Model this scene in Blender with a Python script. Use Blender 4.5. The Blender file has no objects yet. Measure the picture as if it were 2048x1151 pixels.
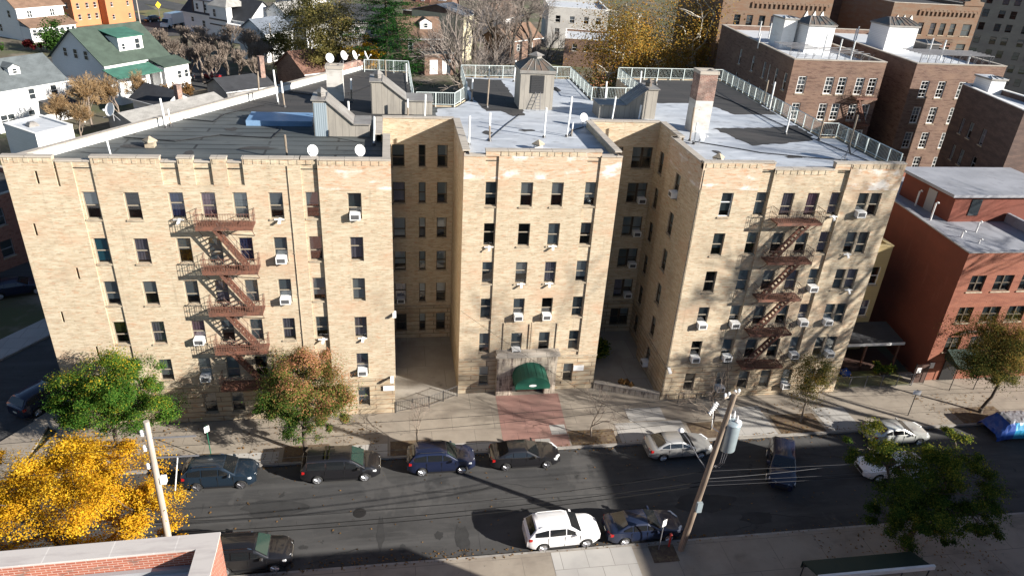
import bpy, math, random
import numpy as np
from mathutils import Vector, Matrix
R = random.Random(7)
D = bpy.data
SC = bpy.context.scene
COL = SC.collection
rad = math.radians
SUN = Vector((.857, -.514, .407)).normalized()      # towards the sun

# ------------------------------------------------------------------ materials
MATS = {}
def pmat(name, base, rough=.85, c2=None, sc=(1, 1, 1), lo=.4, hi=.6, c3=None, sc3=(4, 4, 4), lo3=.5, hi3=.65, f3=1.0,
         brick=None, metal=0, bump=0, coat=0, spec=.5, detail=4, extra=None, trans=None):
    m = D.materials.new(name); m.use_nodes = True
    nt = m.node_tree; N = nt.nodes; Lk = nt.links
    b = N['Principled BSDF']
    b.inputs['Roughness'].default_value = rough
    b.inputs['Metallic'].default_value = metal
    b.inputs['Specular IOR Level'].default_value = spec
    if coat: b.inputs['Coat Weight'].default_value = coat; b.inputs['Coat Roughness'].default_value = .04
    uv = N.new('ShaderNodeUVMap')
    cur = None
    def rgb(c):
        n = N.new('ShaderNodeRGB'); n.outputs[0].default_value = (*c, 1); return n.outputs[0]
    def mix(fac, a, c, mode='MIX'):
        n = N.new('ShaderNodeMix'); n.data_type = 'RGBA'; n.blend_type = mode
        if isinstance(fac, (int, float)): n.inputs[0].default_value = fac
        else: Lk.new(fac, n.inputs[0])
        Lk.new(a, n.inputs[6]); Lk.new(c, n.inputs[7]); return n.outputs[2]
    def noise(s, l, h, seed=0, det=detail):
        mp = N.new('ShaderNodeMapping'); mp.inputs['Scale'].default_value = s
        mp.inputs['Location'].default_value = (seed * 3.1, seed * 7.7, seed)
        Lk.new(uv.outputs[0], mp.inputs[0])
        n = N.new('ShaderNodeTexNoise'); n.inputs['Scale'].default_value = 1; n.inputs['Detail'].default_value = det
        n.inputs['Roughness'].default_value = .6
        Lk.new(mp.outputs[0], n.inputs[0])
        r = N.new('ShaderNodeMapRange'); r.inputs[1].default_value = l; r.inputs[2].default_value = h
        Lk.new(n.outputs[0], r.inputs[0]); return r.outputs[0]
    cur = rgb(base)
    if brick:
        w, h, mo, bc2, mc = brick
        t = N.new('ShaderNodeTexBrick'); t.inputs['Scale'].default_value = 1
        t.inputs['Brick Width'].default_value = w; t.inputs['Row Height'].default_value = h
        t.inputs['Mortar Size'].default_value = mo; t.inputs['Bias'].default_value = 0
        t.inputs['Color1'].default_value = (*base, 1); t.inputs['Color2'].default_value = (*bc2, 1)
        t.inputs['Mortar'].default_value = (*mc, 1); t.inputs['Mortar Smooth'].default_value = .3
        Lk.new(uv.outputs[0], t.inputs[0]); cur = t.outputs[0]
    if c2: cur = mix(noise(sc, lo, hi), cur, rgb(c2))
    if c3:
        f = noise(sc3, lo3, hi3, 5)
        if f3 != 1:
            q = N.new('ShaderNodeMath'); q.operation = 'MULTIPLY'; q.inputs[1].default_value = f3; Lk.new(f, q.inputs[0]); f = q.outputs[0]
        cur = mix(f, cur, rgb(c3))
    if extra:
        for (cc, ss, l, h, k, sd) in extra:
            f = noise(ss, l, h, sd)
            q = N.new('ShaderNodeMath'); q.operation = 'MULTIPLY'; q.inputs[1].default_value = k; Lk.new(f, q.inputs[0])
            cur = mix(q.outputs[0], cur, rgb(cc))
    Lk.new(cur, b.inputs['Base Color'])
    if bump:
        n = N.new('ShaderNodeTexNoise'); n.inputs['Scale'].default_value = bump[1]; Lk.new(uv.outputs[0], n.inputs[0])
        bp = N.new('ShaderNodeBump'); bp.inputs['Strength'].default_value = bump[0]; bp.inputs['Distance'].default_value = .05
        Lk.new(n.outputs[0], bp.inputs['Height']); Lk.new(bp.outputs[0], b.inputs['Normal'])
    MATS[name] = m
    return m

def glassmat(name, tint, refl=.12):
    m = D.materials.new(name); m.use_nodes = True
    nt = m.node_tree; N = nt.nodes; N.clear()
    o = N.new('ShaderNodeOutputMaterial'); mx = N.new('ShaderNodeMixShader')
    t = N.new('ShaderNodeBsdfTransparent'); t.inputs[0].default_value = (*tint, 1)
    g = N.new('ShaderNodeBsdfGlossy'); g.inputs['Roughness'].default_value = .02
    lw = N.new('ShaderNodeLayerWeight'); lw.inputs[0].default_value = .35
    mr = N.new('ShaderNodeMapRange'); mr.inputs[3].default_value = refl; mr.inputs[4].default_value = .85
    nt.links.new(lw.outputs['Fresnel'], mr.inputs[0]); nt.links.new(mr.outputs[0], mx.inputs[0])
    nt.links.new(t.outputs[0], mx.inputs[1]); nt.links.new(g.outputs[0], mx.inputs[2]); nt.links.new(mx.outputs[0], o.inputs[0])
    MATS[name] = m

def leafmat(name, cols, tr=.35):
    m = D.materials.new(name); m.use_nodes = True
    nt = m.node_tree; N = nt.nodes; N.clear()
    o = N.new('ShaderNodeOutputMaterial'); a = N.new('ShaderNodeAttribute'); a.attribute_name = 'tone'
    r = N.new('ShaderNodeValToRGB'); e = r.color_ramp.elements
    n = len(cols)
    while len(e) < n: e.new(.5)
    for i, c in enumerate(cols):
        e[i].position = i / (n - 1); e[i].color = (*c, 1)
    d = N.new('ShaderNodeBsdfDiffuse'); t = N.new('ShaderNodeBsdfTranslucent'); mx = N.new('ShaderNodeMixShader')
    mx.inputs[0].default_value = tr
    nt.links.new(a.outputs['Fac'], r.inputs[0]); nt.links.new(r.outputs[0], d.inputs[0]); nt.links.new(r.outputs[0], t.inputs[0])
    nt.links.new(d.outputs[0], mx.inputs[1]); nt.links.new(t.outputs[0], mx.inputs[2]); nt.links.new(mx.outputs[0], o.inputs[0])
    MATS[name] = m

TAN = (.58, .44, .27)
pmat('tan_brick', (.545, .468, .338), .9, brick=(.42, .1, .012, (.41, .325, .218), (.45, .38, .29)),
     c2=(.45, .275, .17), sc=(1.7, 10, 1), lo=.56, hi=.63, c3=(.26, .195, .125), sc3=(2.3, 14, 1), lo3=.575, hi3=.63, f3=.9,
     extra=[((.60, .53, .40), (.7, 4, 1), .5, .7, .7, 3), ((.27, .215, .15), (.3, .16, 1), .54, .72, .5, 9), ((.50, .31, .20), (.22, .4, 1), .53, .7, .55, 12), ((.25, .2, .14), (2.6, .16, 1), .6, .74, .45, 15), ((.5, .4, .26), (5, 14, 1), .5, .62, .4, 17)])
pmat('pink_brick', (.56, .45, .325), .9, brick=(.42, .1, .012, (.47, .35, .235), (.45, .38, .3)),
     c2=(.47, .28, .17), sc=(1.3, 6, 1), lo=.52, hi=.64, c3=(.68, .65, .61), sc3=(.42, .9, 1), lo3=.55, hi3=.64, f3=.9, extra=[((.26, .2, .13), (2.3, 13, 1), .6, .65, .7, 4)])
pmat('base_brick', (.50, .42, .30), .9, brick=(2.4, .42, .035, (.42, .345, .235), (.170, .135, .095)),
     c2=(.408, .238, .128), sc=(1.1, 8, 1), lo=.52, hi=.66, c3=(.230, .170, .111), sc3=(.5, .5, 1), lo3=.5, hi3=.7, f3=.6)
pmat('coping_stone', (.442, .399, .340), .8, brick=(1.5, 3, .02, (.391, .348, .297), (.170, .153, .128)), c2=(.306, .272, .230), sc=(.8, 3, 1), lo=.45, hi=.7)
pmat('sill_stone', (.44, .37, .27), .85, c2=(.28, .23, .17), sc=(3, 3, 1))
pmat('portal_stone', (.50, .43, .34), .9, brick=(.6, .3, .012, (.45, .385, .3), (.3, .25, .2)), c2=(.13, .10, .085), sc=(4.5, .55, 1), lo=.47, hi=.6, c3=(.6, .54, .45), sc3=(2, 5, 1), lo3=.5, hi3=.7, f3=.6)
pmat('roofing', (.056, .065, .066), .7, brick=(9, .98, .09, (.072, .081, .082), (.014, .014, .014)), c2=(.102, .111, .109), sc=(.16, .6, 1), lo=.45, hi=.72,
     c3=(.025, .025, .025), sc3=(.6, .8, 1), lo3=.62, hi3=.72)
pmat('roofing_black', (.034, .033, .032), .8, brick=(9, .98, .04, (.042, .04, .038), (.012, .012, .012)), c2=(.055, .05, .047), sc=(.2, .6, 1), lo=.45, hi=.7)
pmat('roof_silver', (.399, .425, .459), .55, c2=(.476, .510, .552), sc=(.35, .5, 1), lo=.4, hi=.65, c3=(.230, .238, .255), sc3=(.8, 1.4, 1), lo3=.56, hi3=.68, f3=.7, spec=.4, extra=[((.561, .586, .620), (.25, .9, 1), .55, .62, .7, 3), ((.281, .306, .348), (.12, .3, 1), .52, .62, .6, 6)])
pmat('white_paint', (.80, .79, .76), .6, c2=(.62, .6, .56), sc=(.7, 2, 1), lo=.5, hi=.75)
pmat('rail_paint', (.60, .66, .64), .5, metal=.0)
pmat('shed_metal', (.306, .281, .242), .6, brick=(.45, 9, .02, (.323, .297, .255), (.187, .170, .153)), c2=(.230, .212, .187), sc=(2, .5, 1), lo=.45, hi=.7)
pmat('shed_blue', (.31, .37, .41), .6, brick=(.14, 9, .02, (.28, .335, .37), (.14, .17, .2)))
pmat('blue_sheet', (.13, .24, .40), .4, c2=(.2, .32, .48), sc=(.5, .5, 1))
pmat('shed_roof', (.20, .185, .17), .5, brick=(9, .4, .02, (.22, .2, .185), (.09, .085, .08)), c2=(.26, .25, .23), sc=(1, 1, 1))
pmat('dark_metal', (.035, .035, .037), .5)
pmat('copper_roof', (.07, .085, .085), .5, c2=(.14, .1, .075), sc=(1, 1, 1))
pmat('chim_paint', (.527, .510, .476), .85, c2=(.391, .365, .332), sc=(1, 2, 1), lo=.45, hi=.7, c3=(.212, .187, .162), sc3=(3, 3, 1), lo3=.64, hi3=.72)
pmat('red_brick', (.30, .10, .06), .9, brick=(.3, .1, .012, (.24, .085, .055), (.34, .26, .21)), c2=(.16, .065, .045), sc=(2, 4, 1), lo=.5, hi=.7)
pmat('chim_brick', (.25, .12, .085), .9, brick=(.3, .1, .015, (.2, .095, .07), (.36, .3, .26)), c2=(.36, .26, .21), sc=(1.5, 3, 1), lo=.5, hi=.65, c3=(.07, .055, .05), sc3=(1, .8, 1), lo3=.48, hi3=.66, f3=.7)
pmat('brown_brick', (.1763, .1066, .0754), .9, brick=(.42, .12, .012, (.1353, .0738, .0533), (.2132, .1640, .1312)), c2=(.0943, .0533, .0394), sc=(.9, 5, 1), lo=.5, hi=.64, c3=(.2296, .1476, .1025), sc3=(.35, .6, 1), lo3=.48, hi3=.68, f3=.6, extra=[((.0738, .0492, .0369), (.3, .5, 1), .56, .7, .5, 4)])
pmat('olive_brick', (.1892, .1276, .0862), .9, brick=(.4, .12, .012, (.1584, .1056, .0704), (.1936, .1584, .1232)), c2=(.1760, .1012, .0616), sc=(.6, 2, 1))
pmat('grey_brick', (.30, .27, .235), .9, brick=(.4, .12, .012, (.26, .235, .205), (.3, .28, .25)), c2=(.25, .22, .2), sc=(.3, .5, 1))
pmat('dark_brick', (.12, .075, .058), .9, brick=(.42, .12, .012, (.095, .06, .048), (.14, .1, .085)), c2=(.075, .05, .042), sc=(.6, 2, 1))
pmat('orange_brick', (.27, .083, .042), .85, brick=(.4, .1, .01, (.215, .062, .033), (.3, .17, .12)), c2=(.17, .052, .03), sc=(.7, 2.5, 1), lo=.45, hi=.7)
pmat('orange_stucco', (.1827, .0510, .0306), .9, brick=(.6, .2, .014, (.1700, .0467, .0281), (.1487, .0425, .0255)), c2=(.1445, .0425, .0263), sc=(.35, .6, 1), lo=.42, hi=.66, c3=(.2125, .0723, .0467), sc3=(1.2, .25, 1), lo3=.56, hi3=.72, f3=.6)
pmat('peach_paint', (.52, .20, .09), .85, c2=(.47, .18, .08), sc=(.3, .3, 1))
pmat('new_brick', (.357, .115, .064), .85, brick=(.40, .135, .011, (.281, .081, .047), (.527, .425, .357)), c2=(.187, .111, .085), sc=(1.4, 4, 1), lo=.56, hi=.66)
pmat('precast', (.493, .459, .433), .75, brick=(2.6, 9, .03, (.476, .442, .416), (.595, .561, .527)), c2=(.383, .348, .332), sc=(.5, 2.5, 1), lo=.5, hi=.72)
pmat('membrane', (.58, .60, .62), .6, c2=(.48, .5, .52), sc=(.5, 2, 1), c3=(.36, .37, .38), sc3=(1, 1, 1), lo3=.6, hi3=.75)
pmat('grey_membrane', (.31, .32, .35), .7, c2=(.25, .26, .285), sc=(.4, .4, 1), c3=(.17, .17, .185), sc3=(.9, .9, 1), lo3=.56, hi3=.7, f3=.6)
pmat('yellow_siding', (.45, .355, .175), .8, brick=(9, .18, .012, (.43, .335, .165), (.3, .24, .12)))
pmat('siding', (.76, .76, .75), .7, brick=(9, .2, .012, (.73, .73, .72), (.52, .53, .54)), c2=(.66, .66, .65), sc=(.4, .4, 1), lo=.5, hi=.75)
pmat('cream_wall', (.60, .55, .38), .85, c2=(.52, .47, .33), sc=(.4, .4, 1))
pmat('pale_wall', (.52, .50, .46), .85, c2=(.44, .42, .39), sc=(.4, .4, 1))
pmat('grey_wall', (.33, .32, .31), .9, c2=(.27, .26, .25), sc=(.4, .4, 1))
for nm, c in (('shingle_green', (.05, .073, .056)), ('shingle_teal', (.04, .13, .095)), ('shingle_grey', (.10, .115, .12)), ('shingle_brown', (.17, .105, .07)),
              ('shingle_rust', (.16, .085, .06)), ('shingle_slate', (.13, .15, .18)), ('shingle_dark', (.035, .037, .042)), ('shingle_pale', (.30, .29, .27))):
    pmat(nm, c, .85, brick=(.5, .2, .015, tuple(x * .86 for x in c), tuple(x * .6 for x in c)), c2=tuple(x * 1.25 for x in c), sc=(.5, .8, 1), lo=.42, hi=.7)
pmat('frame_bronze', (.105, .082, .058), .6)
pmat('frame_brown', (.32, .275, .21), .6)
pmat('frame_white', (.74, .74, .72), .5)
pmat('frame_grey', (.30, .30, .31), .5)
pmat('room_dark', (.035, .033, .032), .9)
pmat('blind_white', (.60, .62, .62), .8)
pmat('blind_grey', (.36, .41, .44), .8)
pmat('blind_dim', (.17, .20, .215), .8)
pmat('curtain_pink', (.55, .32, .40), .8)
pmat('curtain_purple', (.40, .35, .42), .8)
pmat('curtain_blue', (.07, .10, .26), .8)
pmat('blind_teal', (.06, .28, .38), .8)
pmat('blind_tan', (.45, .36, .25), .8)
pmat('blind_olive', (.10, .11, .04), .8)
pmat('far_glass', (.03, .037, .042), .08, spec=.8)
pmat('ac_white', (.80, .80, .78), .5)
pmat('ac_grille', (.045, .045, .05), .6, brick=(1, .05, .012, (.05, .05, .055), (.15, .15, .15)))
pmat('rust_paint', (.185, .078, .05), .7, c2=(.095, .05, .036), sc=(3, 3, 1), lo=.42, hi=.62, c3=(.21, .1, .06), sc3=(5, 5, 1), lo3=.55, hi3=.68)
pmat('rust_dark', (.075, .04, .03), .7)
pmat('asphalt', (.0541, .0533, .0525), .9, c2=(.0328, .0328, .0328), sc=(.25, .5, 1), lo=.42, hi=.66, c3=(.0738, .0722, .0697), sc3=(.6, 2.5, 1), lo3=.52, hi3=.7, f3=.6,
     extra=[((.0820, .0812, .0795), (.03, 1.0, 1), .5, .66, .55, 7), ((.0139, .0139, .0139), (.9, .9, 1), .64, .68, .7, 2), ((.0902, .0861, .0820), (8, 8, 1), .6, .7, .4, 4), ((.0246, .0246, .0246), (5, .6, 1), .66, .7, .6, 11), ((.0984, .0943, .0902), (.35, .2, 1), .58, .62, .4, 13)])
pmat('asphalt_patch', (.036, .036, .036), .9, c2=(.025, .025, .025), sc=(1, 1, 1))
pmat('concrete', (.3202, .2778, .2226), .9, brick=(3.1, 2.4, .02, (.2898, .2502, .2033), (.1564, .1334, .1095)), c2=(.2346, .1996, .1601), sc=(.5, .6, 1), lo=.42, hi=.7,
     c3=(.1334, .1132, .0902), sc3=(.35, .55, 1), lo3=.56, hi3=.74, f3=.7, extra=[((.0938, .0819, .0699), (2.4, 2.4, 1), .66, .7, .6, 8)])
pmat('concrete_new', (.425, .408, .378), .85, brick=(1.55, 1.55, .02, (.391, .374, .348), (.204, .196, .178)), c2=(.340, .327, .306), sc=(.5, .5, 1), lo=.45, hi=.75)
pmat('concrete_court', (.365, .340, .297), .9, brick=(3, 3, .02, (.332, .306, .268), (.187, .170, .153)), c2=(.281, .255, .221), sc=(.4, .4, 1), c3=(.102, .093, .085), sc3=(.5, .6, 1), lo3=.62, hi3=.74, f3=.6)
pmat('pink_paving', (.3391, .1900, .1577), .9, brick=(1.55, 1.55, .02, (.2992, .1653, .1377), (.1615, .0969, .0808)), c2=(.2745, .1615, .1330), sc=(.5, .7, 1), c3=(.1777, .1216, .1007), sc3=(.5, .4, 1), lo3=.55, hi3=.75, f3=.7)
pmat('kerb_stone', (.36, .34, .30), .85, brick=(2.2, 9, .02, (.32, .3, .27), (.14, .13, .12)), c2=(.24, .22, .2), sc=(1, 1, 1))
pmat('dirt', (.135, .095, .06), .95, c2=(.09, .06, .04), sc=(1.5, 1.5, 1), c3=(.2, .15, .08), sc3=(3, 3, 1), lo3=.5, hi3=.7)
pmat('yard', (.11, .09, .06), .95, c2=(.085, .095, .04), sc=(.09, .09, 1), lo=.42, hi=.6, c3=(.21, .175, .13), sc3=(.16, .16, 1), lo3=.54, hi3=.66)
pmat('lawn', (.10, .115, .04), .95, c2=(.17, .14, .055), sc=(.4, .4, 1))
pmat('bark', (.10, .078, .058), .95, c2=(.06, .047, .036), sc=(3, 1, 1))
pmat('bark_pale', (.66, .62, .54), .9, c2=(.34, .3, .23), sc=(1.2, .7, 1), lo=.46, hi=.6)
pmat('bark_light', (.32, .26, .2), .9, c2=(.2, .16, .12), sc=(3, 1, 1))
pmat('twig_grey', (.22, .185, .16), .95)
pmat('twig_brown', (.22, .175, .14), .95)
pmat('twig_ochre', (.34, .23, .12), .95)
pmat('pole_wood', (.30, .235, .175), .9, c2=(.13, .095, .07), sc=(5, .35, 1), lo=.42, hi=.62)
pmat('pole_pale', (.46, .41, .35), .9, c2=(.33, .28, .23), sc=(6, .4, 1))
pmat('galv', (.42, .50, .53), .32, metal=.35, c2=(.36, .43, .46), sc=(1, 1, 1))
pmat('wire', (.012, .012, .012), .9, spec=.1)
pmat('wire_pale', (.16, .16, .17), .6, spec=.2)
pmat('cable_grey', (.10, .10, .105), .9, spec=.1)
pmat('porcelain', (.85, .85, .83), .3)
pmat('dish_white', (.80, .80, .79), .45)
pmat('canvas_green', (.006, .08, .052), .6, c2=(.005, .075, .046), sc=(.5, 4, 1))
pmat('canvas_dark', (.012, .03, .022), .7)
pmat('sign_white', (.80, .80, .79), .5)
pmat('sign_green', (.02, .12, .07), .5)
pmat('sign_yellow', (.75, .50, .02), .5)
pmat('sign_red', (.45, .04, .03), .5)
pmat('tarp_blue', (.012, .06, .28), .45); pmat('tarp_light', (.025, .24, .44), .45); pmat('tarp_silver', (.34, .35, .37), .4, metal=.3, c2=(.2, .2, .22), sc=(3, 3, 1))
pmat('tyre', (.02, .02, .02), .85); pmat('alloy', (.55, .56, .58), .3, metal=.8); pmat('alloy_dark', (.13, .13, .14), .35, metal=.6)
pmat('car_glass', (.012, .014, .016), .04, spec=.8)
pmat('car_glass_green', (.02, .045, .038), .05, spec=.8)
pmat('trim_black', (.015, .015, .016), .5)
pmat('chrome', (.6, .61, .62), .15, metal=1)
pmat('lamp_clear', (.75, .77, .78), .1); pmat('lamp_red', (.35, .012, .012), .2)
pmat('plate_white', (.7, .68, .55), .5)
for nm, c, me in (('paint_white', (.80, .80, .80), 0), ('paint_black', (.009, .009, .011), 0), ('paint_navy', (.013, .021, .05), .2), ('paint_steel', (.012, .024, .04), .2),
                  ('paint_blue', (.010, .016, .045), .2), ('paint_silver', (.40, .40, .39), .5), ('paint_pale', (.52, .53, .50), .35), ('paint_deep', (.012, .018, .045), .2), ('paint_red', (.35, .02, .02), 0)):
    pmat(nm, c, .35, metal=me, coat=.8)
glassmat('pane_glass', (.76, .8, .81), .11)
leafmat('leaf_yellow', [(.36, .15, .014), (.58, .30, .018), (.68, .42, .025), (.76, .53, .06)])
leafmat('leaf_greenyel', [(.025, .075, .012), (.045, .12, .02), (.08, .16, .025), (.15, .21, .03), (.50, .34, .03)])
leafmat('leaf_red', [(.045, .095, .02), (.08, .14, .028), (.17, .16, .04), (.32, .14, .07), (.44, .22, .13)])
leafmat('leaf_dull', [(.04, .065, .02), (.085, .10, .03), (.20, .15, .04), (.33, .20, .05)])
leafmat('leaf_deep', [(.025, .055, .015), (.05, .095, .02), (.11, .15, .028), (.32, .29, .04)])
leafmat('leaf_plane', [(.13, .11, .03), (.27, .165, .035), (.42, .21, .04), (.22, .21, .06), (.55, .29, .06)])
leafmat('leaf_olive', [(.085, .09, .03), (.15, .14, .045), (.23, .19, .065), (.3, .23, .08)])
leafmat('needle', [(.008, .03, .012), (.015, .06, .02), (.035, .11, .025), (.06, .15, .03)])
leafmat('leaf_green', [(.02, .05, .01), (.04, .09, .02), (.07, .14, .03)])
leafmat('leaf_crimson', [(.08, .012, .012), (.15, .02, .025), (.2, .04, .03)])
leafmat('leaf_dry', [(.13, .08, .035), (.22, .13, .055), (.3, .17, .07)])

# ------------------------------------------------------------------ mesh builder
class MB:
    def __init__(s): s.v = []; s.f = []; s.m = []
    def add(s, vs, fs, mi=0):
        o = len(s.v); s.v += [tuple(p) for p in vs]
        for f in fs: s.f.append(tuple(i + o for i in f)); s.m.append(mi)
        return s
    def quad(s, a, b, c, d, mi=0): return s.add((a, b, c, d), ((0, 1, 2, 3),), mi)
    def box(s, x0, x1, y0, y1, z0, z1, mi=0):
        return s.add([(x0, y0, z0), (x1, y0, z0), (x1, y1, z0), (x0, y1, z0), (x0, y0, z1), (x1, y0, z1), (x1, y1, z1), (x0, y1, z1)],
                     [(0, 3, 2, 1), (4, 5, 6, 7), (0, 1, 5, 4), (1, 2, 6, 5), (2, 3, 7, 6), (3, 0, 4, 7)], mi)
    def hexa(s, p, mi=0): return s.add(p, [(0, 3, 2, 1), (4, 5, 6, 7), (0, 1, 5, 4), (1, 2, 6, 5), (2, 3, 7, 6), (3, 0, 4, 7)], mi)
    def obox(s, o, u, n, a, b, d0, d1, z0, z1, mi=0):   # box on a wall: a..b along u, d0..d1 along the outward normal n
        P = lambda t, d, z: (o[0] + u[0] * t + n[0] * d, o[1] + u[1] * t + n[1] * d, z)
        return s.hexa([P(a, d1, z0), P(b, d1, z0), P(b, d0, z0), P(a, d0, z0), P(a, d1, z1), P(b, d1, z1), P(b, d0, z1), P(a, d0, z1)], mi)
    def prism(s, poly, z0, z1, mi=0, top=True, bot=False, mtop=None):
        n = len(poly); vs = [(x, y, z0) for x, y in poly] + [(x, y, z1) for x, y in poly]
        s.add(vs, [(i, (i + 1) % n, n + (i + 1) % n, n + i) for i in range(n)], mi)
        if top: s.add([(x, y, z1) for x, y in poly], [tuple(range(n))], mi if mtop is None else mtop)
        if bot: s.add([(x, y, z0) for x, y in poly], [tuple(range(n))[::-1]], mi)
        return s
    def tube(s, pts, r, n=6, mi=0, cap=True, r1=None):
        pts = [Vector(p) for p in pts]; k = len(pts); vs = []
        for i, p in enumerate(pts):
            t = (pts[min(i + 1, k - 1)] - pts[max(i - 1, 0)])
            if t.length < 1e-9: t = Vector((0, 0, 1))
            t.normalize()
            a = t.cross(Vector((0, 0, 1)) if abs(t.z) < .9 else Vector((1, 0, 0))).normalized(); b = t.cross(a)
            if isinstance(r, (list, tuple)): rr = r[i]
            else: rr = r if r1 is None else r + (r1 - r) * i / max(1, k - 1)
            for j in range(n):
                q = 2 * math.pi * j / n; vs.append(p + a * (rr * math.cos(q)) + b * (rr * math.sin(q)))
        fs = [(i * n + j, (i + 1) * n + j, (i + 1) * n + (j + 1) % n, i * n + (j + 1) % n) for i in range(k - 1) for j in range(n)]
        if cap: fs += [tuple(range(n)), tuple(range((k - 1) * n, k * n))[::-1]]
        return s.add(vs, fs, mi)
    def lathe(s, prof, n=16, mi=0, o=(0, 0, 0)):
        vs = []
        for r, z in prof:
            for j in range(n): q = 2 * math.pi * j / n; vs.append((o[0] + r * math.cos(q), o[1] + r * math.sin(q), o[2] + z))
        k = len(prof)
        fs = [(i * n + j, i * n + (j + 1) % n, (i + 1) * n + (j + 1) % n, (i + 1) * n + j) for i in range(k - 1) for j in range(n)]
        fs += [tuple(range(n))[::-1], tuple(range((k - 1) * n, k * n))]
        return s.add(vs, fs, mi)
    def build(s, name, mats, parent=None, smooth=0, loc=None):
        if not isinstance(mats, (list, tuple)): mats = [mats]
        me = D.meshes.new(name); me.from_pydata(s.v, [], s.f); me.update()
        for m in mats: me.materials.append(MATS[m])
        if len(mats) > 1: me.polygons.foreach_set('material_index', s.m)
        boxuv(me)
        if smooth:
            me.shade_smooth(); me.set_sharp_from_angle(angle=rad(smooth))
        o = D.objects.new(name, me); COL.objects.link(o)
        if parent: o.parent = parent
        if loc: o.location = loc
        return o

def boxuv(me):
    n = len(me.vertices); L = len(me.loops)
    if not L: return
    co = np.empty(n * 3, 'f'); me.vertices.foreach_get('co', co); co = co.reshape(-1, 3)
    vi = np.empty(L, 'i'); me.loops.foreach_get('vertex_index', vi)
    P = len(me.polygons); no = np.empty(P * 3, 'f'); me.polygons.foreach_get('normal', no); no = no.reshape(-1, 3)
    lt = np.empty(P, 'i'); me.polygons.foreach_get('loop_total', lt)
    nl = np.repeat(no, lt, axis=0); c = co[vi]
    flat = np.abs(nl[:, 2]) > .7
    h = np.hypot(nl[:, 0], nl[:, 1]) + 1e-6
    u = np.where(flat, c[:, 0], (c[:, 0] * -nl[:, 1] + c[:, 1] * nl[:, 0]) / h)
    v = np.where(flat, c[:, 1], c[:, 2])
    lay = me.uv_layers.new(name='UVMap')
    lay.data.foreach_set('uv', np.stack([u, v], 1).astype('f').ravel())

def tag(o, label, cat, group=None, kind=None):
    o['label'] = label; o['category'] = cat
    if group: o['group'] = group
    if kind: o['kind'] = kind
    return o
def empty(name, label, cat, loc=(0, 0, 0), rz=0, group=None):
    o = D.objects.new(name, None); COL.objects.link(o); o.location = loc; o.rotation_euler = (0, 0, rz); o.empty_display_size = .3
    return tag(o, label, cat, group)
def struct(o): o['kind'] = 'structure'; return o
KIDS = {}
def kids(o):
    return [c for c in D.objects if c.parent == o]
def copytree(o, parent=None, tree=None):
    tree = tree or kidtree(o)
    c = o.copy(); COL.objects.link(c); c.parent = parent
    for ch, sub in tree: copytree(ch, c, sub or [])
    return c
def kidtree(o): return [(c, kidtree(c)) for c in kids(o)]
def dup(proto, loc, rz, label, group=None, sc=None):
    if proto not in KIDS: KIDS[proto] = kidtree(proto)
    c = proto.copy(); COL.objects.link(c); c.location = loc; c.rotation_euler = (0, 0, rz)
    if sc: c.scale = (sc, sc, sc) if isinstance(sc, (int, float)) else sc
    def rec(src, dst):
        for ch, sub in src:
            k = ch.copy(); COL.objects.link(k); k.parent = dst; rec(sub, k)
    rec(KIDS[proto], c)
    c['label'] = label
    if group: c['group'] = group
    return c

# ------------------------------------------------------------------ walls and windows
def frame2(p0, p1):
    L = math.hypot(p1[0] - p0[0], p1[1] - p0[1]); u = ((p1[0] - p0[0]) / L, (p1[1] - p0[1]) / L); return u, (u[1], -u[0]), L
def wall_face(mb, p0, p1, z0, z1, ops=(), off=0, depth=.5, mi=0, jm=None):
    """front sheet of a wall with openings (u0,u1,z0,z1[,depth]); jambs go inwards"""
    u, n, L = frame2(p0, p1)
    P = lambda t, z, d: (p0[0] + u[0] * t + n[0] * (off - d), p0[1] + u[1] * t + n[1] * (off - d), z)
    us = sorted({0, L, *[round(x, 4) for o in ops for x in o[:2]]}); zs = sorted({z0, z1, *[round(x, 4) for o in ops for x in o[2:4]]})
    us = [x for x in us if -1e-6 <= x <= L + 1e-6]; zs = [x for x in zs if z0 - 1e-6 <= x <= z1 + 1e-6]
    for a, b in zip(us, us[1:]):
        for c, d in zip(zs, zs[1:]):
            mu, mz = (a + b) / 2, (c + d) / 2
            if any(o[0] < mu < o[1] and o[2] < mz < o[3] for o in ops): continue
            mb.quad(P(a, c, 0), P(b, c, 0), P(b, d, 0), P(a, d, 0), mi)
    for o in ops:
        a, b, c, d = o[:4]; e = o[4] if len(o) > 4 else depth; j = mi if jm is None else jm
        mb.quad(P(a, c, 0), P(a, d, 0), P(a, d, e), P(a, c, e), j); mb.quad(P(b, c, 0), P(b, c, e), P(b, d, e), P(b, d, 0), j)
        if d < z1 - 1e-4: mb.quad(P(a, d, 0), P(b, d, 0), P(b, d, e), P(a, d, e), j)
        if c > z0 + 1e-4: mb.quad(P(a, c, 0), P(a, c, e), P(b, c, e), P(b, c, 0), j)

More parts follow.
